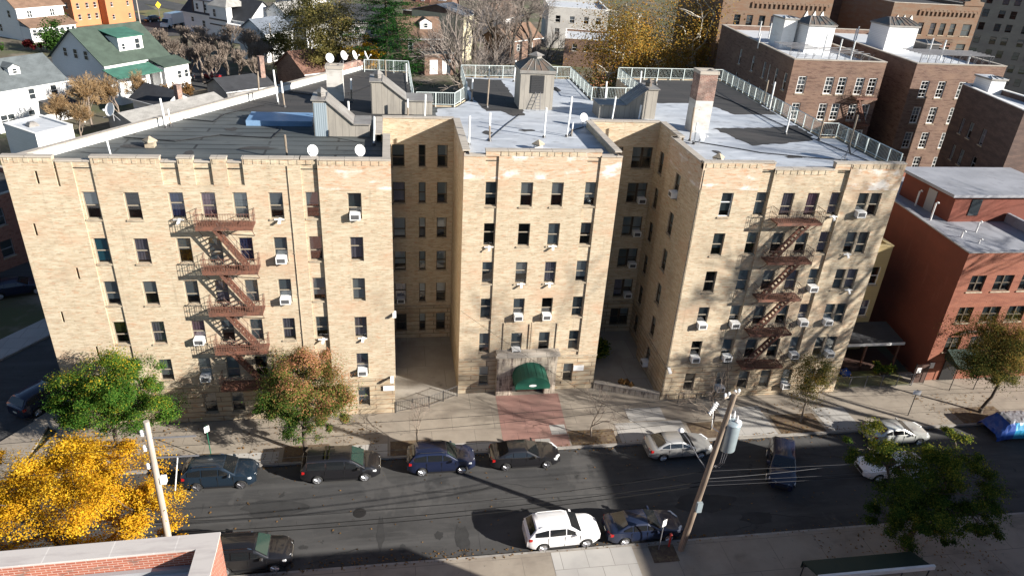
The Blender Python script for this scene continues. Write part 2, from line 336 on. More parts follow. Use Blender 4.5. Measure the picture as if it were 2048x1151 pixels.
BL = ['blind_white', 'blind_grey', 'blind_grey', 'blind_grey', 'blind_dim', 'blind_dim', None, 'blind_grey', 'curtain_purple', 'blind_grey', 'blind_white']
def window(parent, p0, p1, u0, u1, z0, z1, off=0, frame='frame_brown', blind='?', sill=True, rail=True, into=None, mull=0, rec=.09, grid=0, fw=.055):
    u, n, L = frame2(p0, p1); o = (p0[0] + n[0] * off, p0[1] + n[1] * off)
    w = fw
    fr = into if into is not None else MB()
    B = lambda a, b, d0, d1, c, e, mi=0: fr.obox(o, u, n, a, b, d0, d1, c, e, mi)
    B(u0, u0 + w, -rec - .1, -rec, z0, z1); B(u1 - w, u1, -rec - .1, -rec, z0, z1)
    B(u0 + w, u1 - w, -rec - .1, -rec, z1 - w, z1); B(u0 + w, u1 - w, -rec - .1, -rec, z0, z0 + w)
    zm = z0 + (z1 - z0) * (R.choice([.5, .5, .5, .5, .42, .6]) if not grid else .5)
    if rail: B(u0 + w, u1 - w, -rec - .09, -rec - .005, zm - .03, zm + .03)
    for k in range(mull):
        t = u0 + (u1 - u0) * (k + 1) / (mull + 1); B(t - .05, t + .05, -rec - .1, -rec + .002, z0 + w, z1 - w)
    for k in range(grid):
        t = u0 + (u1 - u0) * (k + 1) / (grid + 1); B(t - .014, t + .014, -rec - .07, -rec - .02, z0 + w, z1 - w)
    if grid:
        for q in (.25, .75):
            zz = z0 + (z1 - z0) * q; B(u0 + w, u1 - w, -rec - .065, -rec - .022, zz - .014, zz + .014)
    P = lambda t, d, z: (o[0] + u[0] * t + n[0] * d, o[1] + u[1] * t + n[1] * d, z)
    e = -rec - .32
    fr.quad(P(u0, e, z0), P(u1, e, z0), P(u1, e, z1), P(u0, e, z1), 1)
    g = MB()
    ra, rb = -rec - .05, -rec - .075
    zt = zm if rail else z0 + w
    g.quad(P(u0 + w, ra, zt), P(u1 - w, ra, zt), P(u1 - w, ra, z1 - w), P(u0 + w, ra, z1 - w))
    if rail: g.quad(P(u0 + w, rb, z0 + w), P(u1 - w, rb, z0 + w), P(u1 - w, rb, zm), P(u0 + w, rb, zm))
    if blind == '?': blind = R.choice(BL)
    bm = None
    if blind:
        drop = R.choice([.5, .5, .58, .7, .97, .95, .8]) if blind.startswith('blind') else .93
        bm = MB(); zb = z1 - w - (z1 - z0 - 2 * w) * drop; k = 8; d = -rec - .11
        pts = [(u0 + w + (u1 - u0 - 2 * w) * i / k, d - (.025 if i % 2 else 0) * (0 if blind.startswith('blind') else 1)) for i in range(k + 1)]
        for (a, da), (b2, db) in zip(pts, pts[1:]): bm.quad(P(a, da, zb), P(b2, db, zb), P(b2, db, z1 - w), P(a, da, z1 - w))
    sb = None
    if sill:
        sb = MB(); sb.obox(o, u, n, u0 - .07, u1 + .07, -.12, .07, z0 - .11, z0 - .002)
    if into is not None: return g, bm, blind, sb
    f = fr.build('window', [frame, 'room_dark'], parent)
    g.build('pane', 'pane_glass', f)
    if bm: bm.build('curtain' if blind.startswith('curt') else 'blind', blind, f)
    if sb: sb.build('sill', 'sill_stone', f)
    return f

def swin(parent, p0, p1, uc, zc, w, h, frame='frame_white', n=1, grid=1):
    """surface window for far houses: frame standing proud with its pane and glazing bars"""
    u, nn, L = frame2(p0, p1); f = MB(); a, b, c, d = uc - w / 2, uc + w / 2, zc - h / 2, zc + h / 2
    for q in ((a - .1, a, c - .1, d + .1), (b, b + .1, c - .1, d + .1), (a, b, d, d + .1), (a, b, c - .12, c)): f.obox(p0, u, nn, q[0], q[1], -.02, .07, q[2], q[3])
    if grid: f.obox(p0, u, nn, a, b, -.02, .055, zc - .035, zc + .035)
    for k in range(n - 1):
        t = a + w * (k + 1) / n; f.obox(p0, u, nn, t - .06, t + .06, -.02, .058, c, d)
    o = f.build('window', frame, parent)
    g = MB(); g.obox(p0, u, nn, a, b, -.02, .03, c, d); g.build('pane', 'far_glass', o)
    return o
# ------------------------------------------------------------------ the tan brick apartment building
ZT = [17.38, 14.36, 11.36, 8.38, 5.41, 2.45]; ZB = [15.62, 12.62, 9.62, 6.65, 3.65, .75]   # floors 6..1
DECK = 18.9
APT = empty('apartment_building', 'six storey tan brick apartment building with three wings round two courts', 'building')
BM = ['tan_brick', 'base_brick', 'pink_brick']

def facade(p0, p1, bands, wins, strips=(), thick=.35, inner=True):
    """bands (z0,z1,mi); wins (u0,u1,z0,z1); strips (u0,u1,z0,z1,depth)"""
    mb = MB(); u, n, L = frame2(p0, p1)
    instrip = lambda w: next((s for s in strips if s[0] - .01 <= w[0] and w[1] <= s[1] + .01 and s[2] <= w[2] and w[3] <= s[3] + .01), None)
    for z0, z1, mi in bands:
        ops = [w for w in wins if z0 - .01 <= w[2] and w[3] <= z1 + .01 and not instrip(w)]
        cl = [(s[0], s[1], max(s[2], z0), min(s[3], z1), s[4]) for s in strips if s[2] < z1 - .01 and s[3] > z0 + .01]
        wall_face(mb, p0, p1, z0, z1, ops + cl, mi=mi)
        for s in cl:
            q0 = (p0[0] + u[0] * s[0], p0[1] + u[1] * s[0]); q1 = (p0[0] + u[0] * s[1], p0[1] + u[1] * s[1])
            sw = [(w[0] - s[0], w[1] - s[0], w[2], w[3]) for w in wins if instrip(w) and z0 - .01 <= w[2] and w[3] <= z1 + .01 and s[0] - .01 <= w[0] and w[1] <= s[1] + .01]
            wall_face(mb, q0, q1, s[2], s[3], sw, off=-s[4], mi=mi)
    zt = bands[-1][1]
    if inner:   # back of the parapet
        P = lambda t, d, z: (p0[0] + u[0] * t - n[0] * d, p0[1] + u[1] * t - n[1] * d, z)
        mb.quad(P(L, thick, DECK - .3), P(0, thick, DECK - .3), P(0, thick, zt), P(L, thick, zt), 0)
    return mb
def coping(mb, p0, p1, a, b, z, w=.46, h=.1, over=.06):
    u, n, L = frame2(p0, p1); mb.obox(p0, u, n, a, b, over - w, over, z, z + h)

AC = []      # (p0,p1,u,z,off,label)
def ordn(f): return ['top', 'fifth', 'fourth', 'third', 'second', 'ground'][f] + '-floor'
cop = MB(); belt = MB()
# --- corner wing
P0, P1 = (-23.05, 0), (-1.02, 0)
X = lambda x: x + 23.05
lc = [(-19.22, -18.38), (-16.87, -16.0), (-14.35, -13.48), (-12.5, -11.63), (-10.62, -9.76), (-8.49, -7.64), (-6.3, -5.46), (-3.7, -2.83)]
wl = [(X(a), X(b), ZB[f], ZT[f]) for a, b in lc for f in range(6)]
slits = [(X(-21.45), X(-21.3), 17.9, 18.7), (X(-22.3), X(-22.15), 14.6, 15.4), (X(-20.55), X(-20.4), 11.6, 12.4), (X(-22.1), X(-21.95), 8.5, 9.3), (X(-20.55), X(-20.4), 5.8, 6.6)]
st = [(X(-19.35), X(-18.3), 3.2, 19.25, .1), (X(-6.42), X(-5.4), 3.2, 19.25, .1), (X(-20.35), X(-20.2), 17.75, 19.25, .15)] + \
     [(X(a), X(b), 17.85, 19.25, .13) for a, b in ((-14.5, -13.5), (-12.62, -11.6), (-10.72, -9.8))]
PB = facade(P0, P1, [(-.2, 3.2, 1), (3.2, 17.6, 0), (17.6, 19.25, 0)], wl + slits, st)
for a, b in ((-23.05, -20.35), (-18.3, -14.5), (-13.5, -12.62), (-11.6, -10.72), (-9.8, -6.42), (-6.42, -5.4)):
    PB.box(a, b, 0, .35, 19.25, 19.52, 0); coping(cop, P0, P1, X(a) - .03, X(b) + .03, 19.52)
for a, b in ((-20.35, -18.3), (-14.5, -13.5), (-12.62, -11.6), (-10.72, -9.8)): coping(cop, P0, P1, X(a) + .03, X(b) - .03, 19.25, over=-.04, w=.36)
PB.build('wall', BM, APT)
mb = MB()   # pink panel bay at the court corner stands 8 cm proud
wall_face(mb, (-5.4, -.08), (-.94, -.08), 3.2, 17.6, [(c0 + 5.4, c1 + 5.4, ZB[f], ZT[f]) for c0, c1 in lc[7:] for f in range(5)], mi=0, depth=.1)
wall_face(mb, (-5.4, -.08), (-.94, -.08), 17.6, 19.5, mi=2)
mb.quad((-.94, -.08, 3.2), (-.94, 0, 3.2), (-.94, 0, 19.5), (-.94, -.08, 19.5)); mb.quad((-5.4, 0, 3.2), (-5.4, -.08, 3.2), (-5.4, -.08, 19.5), (-5.4, 0, 19.5))
mb.box(-5.4, -1.02, .001, .35, 19.25, 19.5, 2); mb.build('wall', BM, APT)
coping(cop, (-5.4, -.08), (-.94, -.08), 0, 4.46, 19.5)
for i, (a, b) in enumerate(lc):
    for f in range(6):
        off = -.1 if i in (0, 6) and f < 5 else 0
        bl = {(2, 0): 'curtain_blue', (3, 0): 'curtain_pink', (4, 0): 'blind_white', (0, 1): 'blind_teal', (1, 1): 'curtain_purple', (1, 2): 'blind_white', (2, 3): 'curtain_pink', (0, 3): 'blind_olive', (4, 1): 'curtain_blue', (6, 1): 'blind_dim', (0, 0): 'blind_white', (6, 2): 'blind_white', (5, 4): 'blind_white', (7, 2): 'blind_white', (7, 3): 'curtain_purple', (7, 4): 'curtain_purple', (7, 1): 'curtain_purple'}.get((i, f), '?')
        window(APT, P0, P1, X(a), X(b), ZB[f], ZT[f], off=off, blind=bl)
lw = ['', '', 'just left of the corner wing fire escape', '', '', 'just right of the corner wing fire escape', '', 'corner wing beside the first court']
for i, f in ((7, 0), (5, 1), (5, 2), (2, 3), (2, 4), (7, 4)):
    AC.append((P0, P1, X(sum(lc[i]) / 2), ZB[f], 0, f'white air conditioner, {ordn(f)} window, {lw[i]}'))
# --- first court
bands = [(-.2, 3.2, 1), (3.2, 19.4, 0)]
cw = []     # court windows (p0,p1,u0,u1,f,kind)
facade((-1.02, 0), (-1.02, 6), bands, []).build('wall', BM, APT); facade((-1.02, 6), (-1.55, 6), bands, []).build('wall', BM, APT)
facade((-1.55, 6), (-1.55, 10.5), bands, []).build('wall', BM, APT)
c1 = [(.35, .62, 0), (.68, 1.62, 1), (2.7, 3.24, 2), (4.15, 4.95, 3)]
ow = [(a, b, ZB[f], ZT[f]) for a, b, k in c1 for f in range(6)]
facade((-1.55, 10.5), (3.83, 10.5), bands, ow).build('wall', BM, APT)
for a, b, k in c1:
    for f in range(6): cw.append(((-1.55, 10.5), (3.83, 10.5), a, b, f))
facade((3.83, 10.5), (3.83, 2), bands, []).build('wall', BM, APT)
for p, q in (((-1.02, 0), (-1.02, 6)), ((-1.55, 6), (-1.55, 10.5)), ((-1.55, 10.5), (3.83, 10.5)), ((3.83, 10.5), (3.83, 2))):
    L = frame2(p, q)[2]; coping(cop, p, q, .42 if p == (-1.02, 0) else 0, L - (.42 if q == (3.83, 2) else 0), 19.4, w=.5)
AC.append(((-1.55, 10.5), (3.83, 10.5), 1.15, ZB[4], 0, 'white air conditioner on the second floor at the back of the first court'))
# --- awning wing
P0, P1 = (3.83, 2), (14.7, 2); X2 = lambda x: x - 3.83
mc = [(5.33, 6.15), (7.76, 8.62), (9.91, 10.76), (12.3, 13.14)]
wm = [(X2(a), X2(b), ZB[f], ZT[f]) for a, b in mc for f in range(5)] + [(X2(5.42), X2(6.2), .75, 2.45), (X2(12.1), X2(12.9), .75, 2.45)]
st = [(X2(5.28), X2(6.17), 3.2, 19.2, .1), (X2(12.24), X2(13.2), 3.2, 19.2, .1)]
PB = facade(P0, P1, [(-.2, 3.2, 1), (3.2, 17.6, 0), (17.6, 19.2, 2)], wm, st)
PB.box(5.28, 13.22, 2, 2.35, 19.2, 19.55, 2); coping(cop, P0, P1, X2(5.25), X2(13.25), 19.55)
coping(cop, P0, P1, 0, X2(5.28), 19.2); coping(cop, P0, P1, X2(13.22), 10.87, 19.2)
for a, b in mc[1:3]:      # trim frames round the two windows over the entrance
    for q in ((a - .62, a - .5, 3.4, 6.2), (b + .5, b + .62, 3.4, 6.2), (a - .62, b + .62, 6.2, 6.32)): PB.box(q[0], q[1], 1.93, 2.0, q[2], q[3], 0)
PB.build('wall', BM, APT)
for i, (a, b) in enumerate(mc):
    for f in range(5):
        off = -.1 if i in (0, 3) else 0
        bl = {(0, 1): None, (1, 2): 'blind_white', (2, 2): 'curtain_purple', (3, 2): 'blind_white', (3, 0): 'blind_white', (1, 0): 'blind_white'}.get((i, f), '?')
        window(APT, P0, P1, X2(a), X2(b), ZB[f], ZT[f], off=off, blind=bl)
window(APT, P0, P1, X2(5.42), X2(6.2), .75, 2.45, blind='blind_white'); window(APT, P0, P1, X2(12.1), X2(12.9), .75, 2.45, blind='blind_grey')
for i, f in ((1, 3), (2, 3), (1, 4)):
    AC.append((P0, P1, X2(sum(mc[i]) / 2), ZB[f], 0, f'white air conditioner, {ordn(f)} {"left" if i == 1 else "right"} middle window above the green awning'))
# --- second court
facade((14.7, 2), (14.6, 10.5), bands, []).build('wall', BM, APT)
ow = [(a, b, ZB[f], ZT[f]) for a, b in ((2.55, 2.95), (3.75, 5.45)) for f in range(6)]
facade((14.6, 10.5), (20.35, 10.5), bands, ow).build('wall', BM, APT)
for f in range(6):
    cw.append(((14.6, 10.5), (20.35, 10.5), 2.55, 2.95, f)); cw.append(((14.6, 10.5), (20.35, 10.5), 3.75, 4.56, f)); cw.append(((14.6, 10.5), (20.35, 10.5), 4.64, 5.45, f))
for f in range(1, 5): AC.append(((14.6, 10.5), (20.35, 10.5), 5.05, ZB[f], 0, f'white air conditioner on the {ordn(f)} at the shaded back of the second court'))
ow = [(.9, 1.8, ZB[f], ZT[f]) for f in range(6)]
facade((20.35, 10.5), (20.35, 6.3), bands, ow).build('wall', BM, APT)
for f in range(6): cw.append(((20.35, 10.5), (20.35, 6.3), .9, 1.8, f))
facade((20.35, 6.3), (19.72, 6.3), bands, []).build('wall', BM, APT)
ow = [(2.0, 2.9, ZB[f], ZT[f]) for f in range(6)]
facade((19.72, 6.3), (19.72, 0), [(-.2, 3.2, 1), (3.2, 17.6, 0), (17.6, 19.4, 2)], ow).build('wall', BM, APT)
for f in range(6): cw.append(((19.72, 6.3), (19.72, 0), 2.0, 2.9, f))
AC.append(((19.72, 6.3), (19.72, 0), 2.45, ZB[0], 0, 'small air conditioner on the top floor of the shaded side wall of the second court'))
AC.append(((19.72, 6.3), (19.72, 0), 2.45, ZB[5], 0, 'small air conditioner low on the shaded side wall of the second court'))
for p, q in (((14.7, 2), (14.6, 10.5)), ((14.6, 10.5), (20.35, 10.5)), ((20.35, 10.5), (20.35, 6.3)), ((20.35, 6.3), (19.72, 6.3)), ((19.72, 6.3), (19.72, 0))):
    L = frame2(p, q)[2]; coping(cop, p, q, .42 if p == (14.7, 2) else 0, L - (.42 if q == (19.72, 0) else 0), 19.4, w=.5)
# merged court windows: about fifty, past the hundred that show largest
fr = MB(); cg = MB(); cs = MB(); cb = {}
for p, q, a, b, f in cw:
    g, bm, bl, sb = window(None, p, q, a, b, ZB[f], ZT[f], into=fr)
    cg.v, cg.f, cg.m = MB.add(cg, g.v, g.f).v, cg.f, cg.m
    if sb: cs.add(sb.v, sb.f)
    if bm: cb.setdefault(bl, MB()).add(bm.v, bm.f)
mats = ['frame_bronze', 'room_dark', 'pane_glass', 'sill_stone'] + list(cb)
fr.add(cg.v, cg.f, 2); fr.add(cs.v, cs.f, 3)
for i, k in enumerate(cb): fr.add(cb[k].v, cb[k].f, 4 + i)
o = fr.build('court_windows', mats, APT); o['kind'] = 'stuff'
# --- far wing
P0, P1 = (19.72, 0), (34.76, 0); X3 = lambda x: x - 19.72
rc = [(21.47, 22.32), (24.1, 24.95), (26.0, 26.87), (27.88, 28.75), (29.74, 30.56), (31.82, 33.6)]
wr = [(X3(a), X3(b), ZB[f], ZT[f]) for a, b in rc for f in range(6)]
st = [(X3(24.02), X3(24.98), 3.2, 19.5, .14), (X3(29.66), X3(30.6), 3.2, 19.5, .14)]
PB = facade(P0, P1, [(-.2, 3.2, 1), (3.2, 17.6, 0), (17.6, 19.05, 0)], wr, [(a, b, c, 19.05, e) for a, b, c, d, e in st])
for a, b in ((19.72, 24.9), (29.4, 34.76)): PB.box(a, b, 0, .35, 19.05, 19.5, 2); coping(cop, P0, P1, X3(a) - .02, X3(b) + .02, 19.5)
coping(cop, P0, P1, X3(24.93), X3(29.37), 19.05)
PB.build('wall', BM, APT)
for a, b in ((19.72, 24.02), (30.6, 34.76)):
    mb = MB(); wall_face(mb, (a, -.035), (b, -.035), 17.6, 19.5, mi=2); mb.quad((b, -.035, 17.6), (b, 0, 17.6), (b, 0, 19.5), (b, -.035, 19.5), 2); mb.quad((a, 0, 17.6), (a, -.035, 17.6), (a, -.035, 19.5), (a, 0, 19.5), 2)
    mb.quad((a, -.035, 17.6), (a, 0, 17.6), (b, 0, 17.6), (b, -.035, 17.6), 2)
    mb.build('wall', BM, APT)
for i, (a, b) in enumerate(rc):
    for f in range(6):
        off = -.14 if i in (1, 4) and f < 5 else 0
        if i < 5:
            bl = {(0, 0): 'blind_dim', (3, 0): 'curtain_pink', (4, 0): 'curtain_purple', (2, 1): 'blind_grey', (4, 2): 'blind_grey', (0, 1): 'blind_dim'}.get((i, f), '?')
            window(APT, P0, P1, X3(a), X3(b), ZB[f], ZT[f], off=off, blind=bl, frame='frame_white' if (i, f) == (0, 0) else 'frame_brown')
        else:
            w2 = MB(); m2 = 'frame_brown'
            g, b1, bl1, s1 = window(None, P0, P1, X3(a), X3(a) + .8, ZB[f], ZT[f], into=w2, blind='blind_grey' if f % 2 else 'blind_dim')
            h, b2, bl2, s2 = window(None, P0, P1, X3(b) - .8, X3(b), ZB[f], ZT[f], into=w2, blind='blind_dim' if f != 2 else 'curtain_purple')
            w2.obox(P0, (1, 0), (0, -1), X3(a) + .8, X3(b) - .8, -.3, -.05, ZB[f], ZT[f], 2)
            o = w2.build('paired_window', ['frame_brown', 'room_dark', 'sill_stone'], APT)
            g.add(h.v, h.f).build('pane', 'pane_glass', o)
            for q, nm in ((b1, bl1), (b2, bl2)): q.build('blind', nm, o)
            s1.add(s2.v, s2.f).build('sill', 'sill_stone', o)
rw = ['far wing beside the second court', 'just left of the far wing fire escape', '', '', 'just right of the far wing fire escape', 'paired windows at the far wing end']
for i, f, dx in ((5, 0, -.5), (4, 2, 0), (0, 3, 0), (1, 3, 0), (4, 3, 0), (5, 3, -.5), (0, 4, 0), (1, 4, 0), (4, 4, 0), (5, 4, .5), (1, 5, 0), (4, 5, -.0)):
    AC.append((P0, P1, X3(sum(rc[i]) / 2) + dx, ZB[f], 0, f'white air conditioner, {ordn(f)} window, {rw[i]}'))
# --- remaining sides, base belt course, roof deck
POLY = [(-1.55, 10.5), (3.83, 10.5), (3.83, 2), (14.7, 2), (14.6, 10.5), (20.35, 10.5), (20.35, 6.3), (19.72, 6.3), (19.72, 0), (34.76, 0), (34.7, 8.6), (33.3, 8.5), (34.0, 30.0), (22.2, 29.4), (22.0, 20.0), (18.3, 19.8), (17.1, 19.8),
        (17.2, 29.0), (5.9, 28.4), (5.7, 19.0), (4.4, 16.3), (1.1, 16.3), (.95, 29.6), (-3.9, 31.0), (-23.05, 0), (-1.02, 0), (-1.02, 6), (-1.55, 6)]
mb = MB(); i0 = POLY.index((34.76, 0)); i1 = POLY.index((-23.05, 0))
for a, b in zip(POLY[i0:i1], POLY[i0 + 1:i1 + 1]): wall_face(mb, a, b, -.2, 19.0 if a != (-3.9, 31.0) else 19.35)
u, n, L = frame2((-3.9, 31.0), (-23.05, 0))
mb.build('wall', 'tan_brick', APT)
A0 = (-3.9, 31.0); par = MB(); par.obox(A0, u, n, 0, L - .3, -.33, -.002, DECK - .1, 19.35); pw = par.build('parapet', 'white_paint', APT)
coping(cop, A0, (-23.05, 0), 5.2, L - .15, 19.35, w=.42, h=.12)
pb = MB(); pb.obox(A0, u, n, .05, 5.1, -.4, .02, 19.3, 19.85); pb.build('parapet', 'chim_brick', APT)
cop.build('coping', 'coping_stone', APT)
for p, q, a, b in (((-23.05, 0), (-5.4, 0), 0, 17.65), ((-5.4, 0), (-.94, 0), 0, 4.4), ((3.83, 2), (14.7, 2), 0, 2.85), ((3.83, 2), (14.7, 2), 7.75, 10.9), ((19.72, 0), (34.76, 0), 0, 15.04), ((-1.55, 10.5), (3.83, 10.5), 0, 5.38), ((14.6, 10.5), (20.35, 10.5), 0, 5.75), ((19.72, 6.3), (19.72, 0), 0, 6.3)):
    uu, nn, _ = frame2(p, q); belt = MB(); belt.obox(p, uu, nn, a, b, -.02, .06, 3.12, 3.26); belt.build('belt_course', 'sill_stone', APT)
inset = []
ROOF = MB(); ROOF.add([(x, y, DECK) for x, y in POLY], [tuple(range(len(POLY)))], 0)
roof = ROOF.build('roof', 'roofing', APT)
def ragged(pts, step=.5, amp=.18, seed=1):
    r = random.Random(seed); out = []
    for a, b in zip(pts, pts[1:] + pts[:1]):
        L = math.dist(a, b); k = max(1, int(L / step))
        for i in range(k):
            t = i / k; j = amp if 0 < i else 0
            out.append((a[0] + (b[0] - a[0]) * t + r.uniform(-j, j), a[1] + (b[1] - a[1]) * t + r.uniform(-j, j)))
    return out
def sheet(name, mat, pts, z, parent):
    mb = MB(); mb.add([(x, y, z) for x, y in pts], [tuple(range(len(pts)))]); return mb.build(name, mat, parent)
def sheetfix(o): pass
sheet('roof_coating', 'roof_silver', [(4.2, 2.36), (14.34, 2.36), (14.24, 10.86), (20.7, 10.86), (20.7, 6.66), (20.1, 6.66), (20.1, .36), (34.4, .36), (34.35, 8.3), (33.1, 8.3), (33.55, 19.5), (22, 19.6), (18.3, 19.5), (16.9, 19.6),
      (17, 28.7), (6.1, 28.2), (5.9, 19), (4.5, 16.1)] + ragged([(2.9, 15.6), (2.6, 12.6), (2.2, 10.86)], .5, .12, 3)[:9] + [(2.2, 10.86), (4.2, 10.86)], DECK + .006, roof)
sheet('roof_patch', 'roofing_black', ragged([(6.3, 27.9), (6.2, 19), (6.9, 15.1), (8.1, 15.2), (8.9, 13.6), (9.9, 13.9), (10.1, 16), (9.9, 27.5)], .5, .12, 4), DECK + .012, roof)
sheet('roof_patch', 'roofing_black', ragged([(25.0, 10.9), (25.6, 8.6), (26.2, 6.1), (28.7, 6.6), (30.2, 7.2), (31.8, 7.6), (33.0, 9.2), (33.1, 12.3), (31.1, 11.6), (28.8, 11.2)], .35, .16, 5), DECK + .012, roof)
sheet('roof_patch', 'roofing_black', ragged([(23.2, 19.2), (26.6, 19.4), (28.3, 18.1), (29.0, 15.5), (33.2, 15.8), (33.7, 29.6), (22.5, 29.1), (22.3, 19.9)], .5, .12, 6), DECK + .012, roof)
sheet('roof_patch', 'roofing_black', ragged([(-13.6, 14.4), (-9, 12.6), (-2.6, 12.3), (.9, 13), (.8, 29.3), (-3.6, 30.2)], .8, .1, 7), DECK + .006, roof)
# chimneys
def chim(x0, x1, y0, y1, z1, zp, nm):
    mb = MB(); mb.box(x0, x1, y0, y1, DECK - .1, zp, 0); mb.box(x0 + .001, x1 - .001, y0 + .001, y1 - .001, zp, z1 - .25, 1)
    for a in ((x0 - .06, x0 + .3, y0 - .06, y1 + .06), (x1 - .3, x1 + .06, y0 - .06, y1 + .06), (x0 + .3, x1 - .3, y0 - .06, y0 + .3), (x0 + .3, x1 - .3, y1 - .3, y1 + .06)): mb.box(*a, z1 - .25, z1, 2)
    mb.box(x0 + .28, x1 - .28, y0 + .28, y1 - .28, z1 - .6, z1 - .2, 3)
    return mb.build('chimney', ['chim_paint', nm, 'coping_stone', 'trim_black'], roof)
chim(22.6, 24.05, 9.6, 10.95, 23.65, 21.4, 'chim_brick'); chim(-6.05, -4.75, 17.4, 18.6, 21.75, 21.4, 'chim_paint')
# stair bulkheads with sloping metal roofs
def bulkhead(x0, x1, y0, y1, tall, xs, zl, flip, blue=False):
    B = empty('stair_bulkhead', '', ''); del B['label']; del B['category']; B.parent = APT
    f = (lambda x: x0 + x1 - x) if flip else (lambda x: x)
    tp = x0 + .95; prof = [(x0, DECK - .05), (x1, DECK - .05), (x1, zl), (xs, zl), (tp, tall), (x0, tall)]
    mb = MB(); pr = [(f(x), z) for x, z in prof]
    if flip: pr = pr[::-1]
    k = len(pr); mb.add([(x, y0, z) for x, z in pr] + [(x, y1, z) for x, z in pr], [tuple(range(k)), tuple(range(k, 2 * k))[::-1]] + [((i + 1) % k, i, k + i, k + (i + 1) % k) for i in range(k)])
    mb.build('bulkhead_wall', 'shed_metal', B)
    r = MB()
    def slab(a, b, za, zb):
        e = .12; xa, xb = f(a), f(b)
        r.hexa([(xa, y0 - e, za + .004), (xb, y0 - e, zb + .004), (xb, y1 + e, zb + .004), (xa, y1 + e, za + .004), (xa, y0 - e, za + .09), (xb, y0 - e, zb + .09), (xb, y1 + e, zb + .09), (xa, y1 + e, za + .09)])
    slab(tp - .06, xs + .05, tall + .05, zl + .03)
    for q in range(5): 
        t = y0 + (y1 - y0) * (q + .5) / 5; xa, xb = f(tp), f(xs); r.hexa([(xa, t - .03, tall + .08), (xb, t - .03, zl + .1), (xb, t + .03, zl + .1), (xa, t + .03, tall + .08), (xa, t - .03, tall + .14), (xb, t - .03, zl + .16), (xb, t + .03, zl + .16), (xa, t + .03, tall + .14)])
    slab(x0 - .1, tp - .07, tall + .02, tall + .02); slab(xs + .06, x1 + .1, zl, zl)
    r.build('bulkhead_roof', 'shed_roof', B)
    v = MB(); cx, cy = f(x0 + .55), (y0 + y1) / 2
    v.lathe([(.28, 0), (.28, .3), (.45, .32), (.05, .62)], 4, o=(cx, cy, tall + .1)); v.build('roof_vent', 'copper_roof' if flip else 'shed_roof', B)
    d = MB(); xa, xb = sorted((f(x0 + .06), f(x0 + .92))); d.box(xa, xb, y0 - .03, y0 + .01, DECK, tall - .12); d.build('panel', 'shed_blue' if blue else 'shed_metal', B)
bulkhead(-6.2, -2.4, 7.2, 9.3, 21.35, -3.55, 19.75, False, True); bulkhead(-2.4, 2.35, 13.6, 16.0, 21.35, .3, 19.95, False); bulkhead(16.05, 20.9, 13.5, 15.6, 21.3, 18.6, 19.95, True)
# lift housing with glazed hip roof
B = D.objects.new('lift_housing', None); COL.objects.link(B); B.parent = APT
x0, x1, y0, y1, zt = 9.75, 12.6, 15.9, 18.6, 21.9
mb = MB(); mb.box(x0, x1, y0, y1, DECK - .05, zt); mb.build('housing_wall', 'shed_metal', B)
mb = MB(); mb.box(x0 - .12, x1 + .12, y0 - .12, y1 + .12, zt, zt + .25, 1)
a = [(x0 - .12, y0 - .12), (x1 + .12, y0 - .12), (x1 + .12, y1 + .12), (x0 - .12, y1 + .12)]; cxm, cym = (x0 + x1) / 2, (y0 + y1) / 2
t = [(cxm - .45, cym - .4), (cxm + .45, cym - .4), (cxm + .45, cym + .4), (cxm - .45, cym + .4)]
mb.add([(x, y, zt + .25) for x, y in a] + [(x, y, zt + 1.0) for x, y in t], [(i, (i + 1) % 4, 4 + (i + 1) % 4, 4 + i) for i in range(4)] + [(4, 5, 6, 7)], 0)
for i in range(4):
    for q in range(6):
        s = q / 5; pa = Vector((*a[i], zt + .27)).lerp(Vector((*a[(i + 1) % 4], zt + .27)), s); pb_ = Vector((*t[i], zt + 1.02)).lerp(Vector((*t[(i + 1) % 4], zt + 1.02)), s); mb.tube([pa, pb_], .03, 4, 1)
mb.lathe([(.5, 0), (.5, .22), (.75, .24), (.1, .5)], 4, 1, (cxm, cym, zt + 1.0)); mb.build('housing_roof', ['copper_roof', 'shed_roof'], B)
mb = MB(); mb.box(x0 + .85, x0 + 2.0, y0 - .05, y0 + .01, 20.3, 21.75, 0)
for q in range(10): mb.box(x0 + .9, x0 + 1.95, y0 - .08, y0 - .052, 20.36 + q * .14, 20.44 + q * .14, 0)
mb.build('louvre', 'dark_metal', B)
mb = MB()
for dx in (0, .42): mb.tube([(x0 + 1.3 + dx, y0 - .5, DECK), (x0 + 1.3 + dx, y0 - .08, 20.4)], .025, 5)
for q in range(6): mb.tube([(x0 + 1.3, y0 - .46 + q * .07, DECK + .2 + q * .24), (x0 + 1.72, y0 - .46 + q * .07, DECK + .2 + q * .24)], .018, 5)
mb.build('ladder', 'wire_pale', B)
